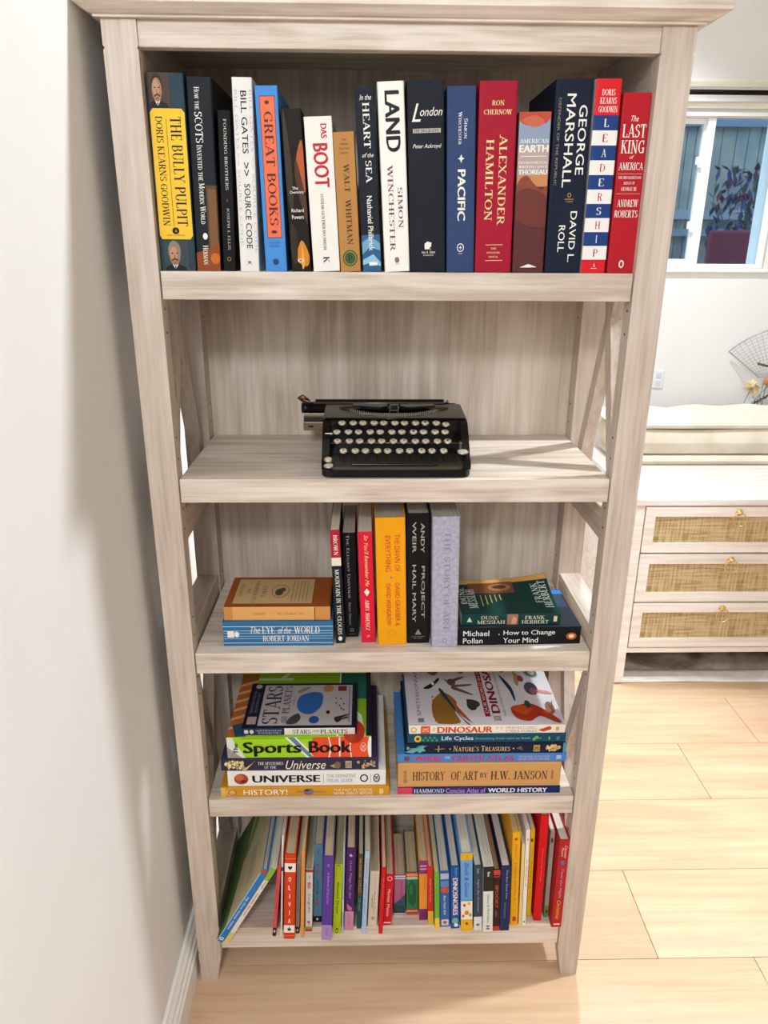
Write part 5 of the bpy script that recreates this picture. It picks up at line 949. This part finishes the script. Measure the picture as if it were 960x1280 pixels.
cu = soft('cushion', 1.14, 1.347, DZ + .033, 2.22, 1.575, DZ + .119, linen, .022, lambda x, y: .004 * sin(x * 11 + 2) * sin(y * 20)); tag(cu, 'long cream bench cushion lying on the sand coloured pad', 'cushion')
th = soft('throw_blanket', 1.13, 1.352, DZ + .121, 2.2, 1.575, DZ + .150, lin2, .018, lambda x, y: .010 * (x - 1.15) / .6 * (y - 1.35) / .2 + .006 * sin(y * 95 + 3 * sin(x * 5)) + .004 * sin(x * 31 + y * 20) + .02 * max(0, y - 1.42)); tag(th, 'rumpled ivory throw blanket folded on top of the cream cushion', 'blanket')
ou = empty('wall_outlet', (1.378, YB, .861)); tag(ou, 'white outlet plate on the back wall just beside the bookcase', 'outlet')
MB().box(-.02, -.004, -.032, .02, 0, .032, mat('#e6ebf2', .4), .0015).build('outlet_plate', ou)
for z in (-.014, .014): MB().box(-.009, -.0052, z - .009, .009, -.004, z + .009, mat('#d4dae4', .4), .001).build('socket', ou)
# fan-shaped wire basket on a stand behind the blanket
wb = empty('wire_basket', (1.69, 1.615, DZ)); tag(wb, 'grey fan-shaped wire mesh basket on thin legs against the back wall', 'basket')
wire = mat('#a4a8ae', .4, .4)
def WP(u, v):   # u across 0..1, v bottom 0 .. top 1
    ang = radians(-50 + 88 * u); top_r = .225 - .05 * abs(u - .5) ** 1.3; r = .062 + (top_r - .062) * v - .012 * sin(pi * u) * (1 - v)
    x = .075 + r * sin(ang) * .95; z = .215 + r * cos(ang) * .93
    return Vector((x, -.012 - .055 * sin(pi * u) * (.3 + .7 * v) + .04 * v, z))
MB().tube([WP(0, v / 6) for v in range(7)] + [WP(u / 20, 1) for u in range(1, 21)] + [WP(1, 1 - v / 6) for v in range(1, 7)] + [WP(1 - u / 10, 0) for u in range(1, 10)], .0022, wire, 8, True).build('rim', wb)
b = MB()
for i in range(1, 17): b.tube([WP(i / 17, v / 8) for v in range(9)], .0007, wire, 5)
for j in range(1, 13): b.tube([WP(u / 16, j / 13) for u in range(17)], .0007, wire, 5)
tag(b.build('wire_mesh', wb), kind='stuff')
MB().tube([WP(.18, .36), WP(.42, .2)], .0042, mat('#5a5148', .5), 10).build('handle_grip', wb)
for p in (((.045, -.02, .235), (.035, -.03, .17), (-.02, -.02, .0)), ((.105, -.02, .235), (.11, -.03, .17), (.15, -.02, .0)), ((.075, .01, .245), (.075, .02, .17), (.07, .022, .0))): MB().tube(p, .0022, wire, 8).build('leg', wb)
# flowers in a glass
vz = empty('glass_vase', (1.655, 1.600, DZ)); tag(vz, 'small clear glass vase standing behind the ivory blanket', 'vase')
MB().lathe([(.002, .0006), (.016, .0006), (.018, .004), (.018, .10), (.0165, .10), (.0165, .006), (.002, .006)], gl, 20).build('glass_body', vz)
pet = [mat('#fbebc4', .7), mat('#f8dda6', .7), mat('#fdf2d8', .7)]; green = mat('#8fa67c', .6)
def flower(hx, hy, hz, bx, by, s, label, pm):
    f = empty('flower', (bx, by, DZ + .008)); tag(f, label, 'flower', None)
    top_ = Vector((hx - bx, hy - by, hz - DZ - .008)); MB().tube([(0, 0, 0), (top_.x * .3, top_.y * .3, top_.z * .55), tuple(top_)], .0016, green, 7).build('stem', f)
    for k in range(40):
        a = k * 2.399; t_ = k / 40; rr = s * (.25 + .75 * math.sqrt(t_)); q = Matrix.Rotation(a, 3, 'Z') @ Matrix.Rotation(radians(20 + 75 * t_), 3, 'Y')
        vs = []; 
        for (u, v) in ((0, 0), (-.35, .5), (-.42, .85), (0, 1.05), (.42, .85), (.35, .5)): vs.append(top_ + Matrix.Rotation(radians(65), 3, 'X') @ (q @ Vector((u * s * .95, .12 * s * (1 - v), v * rr))))
        MB().add(vs + [v + Vector((0, -.0006, .0006)) for v in vs], [tuple(range(6)), tuple(range(11, 5, -1))] + [(i, (i + 1) % 6, 6 + (i + 1) % 6, 6 + i) for i in range(6)], pm[k % len(pm)]).build('petal', f)
    MB().lathe([(.001, -s * .2), (s * .25, -s * .1), (s * .22, s * .1), (.001, s * .18)], mat('#d8a850', .7), 10, Matrix.Translation(top_)).build('flower_centre', f)
flower(1.684, 1.575, .846, 1.655, 1.600, .031, 'pale yellow round flower just above the ivory blanket', pet)
flower(1.752, 1.580, .862, 1.658, 1.602, .032, 'peach round flower cut by the right edge of the photo', [mat('#f4c9a8', .7), mat('#f0bc98', .7)])
lv = empty('dried_sprig', (1.653, 1.603, DZ + .008)); tag(lv, 'dark violet sprig drooping beside the flowers', 'sprig')
MB().tube([(0, 0, 0), (.04, -.01, .14), (.10, -.02, .185)], .0014, mat('#4a4a54', .7), 6).build('stem', lv)
for k in range(9): c_ = Vector((.06 + .006 * k, -.014 - .001 * k, .155 + .004 * k)); MB().lathe([(.0005, -.008), (.0035, 0), (.0005, .009)], mat('#4c4660', .7), 7, Matrix.Translation(c_) @ Matrix.Rotation(k * 1.1, 4, 'Y')).build('bud', lv)
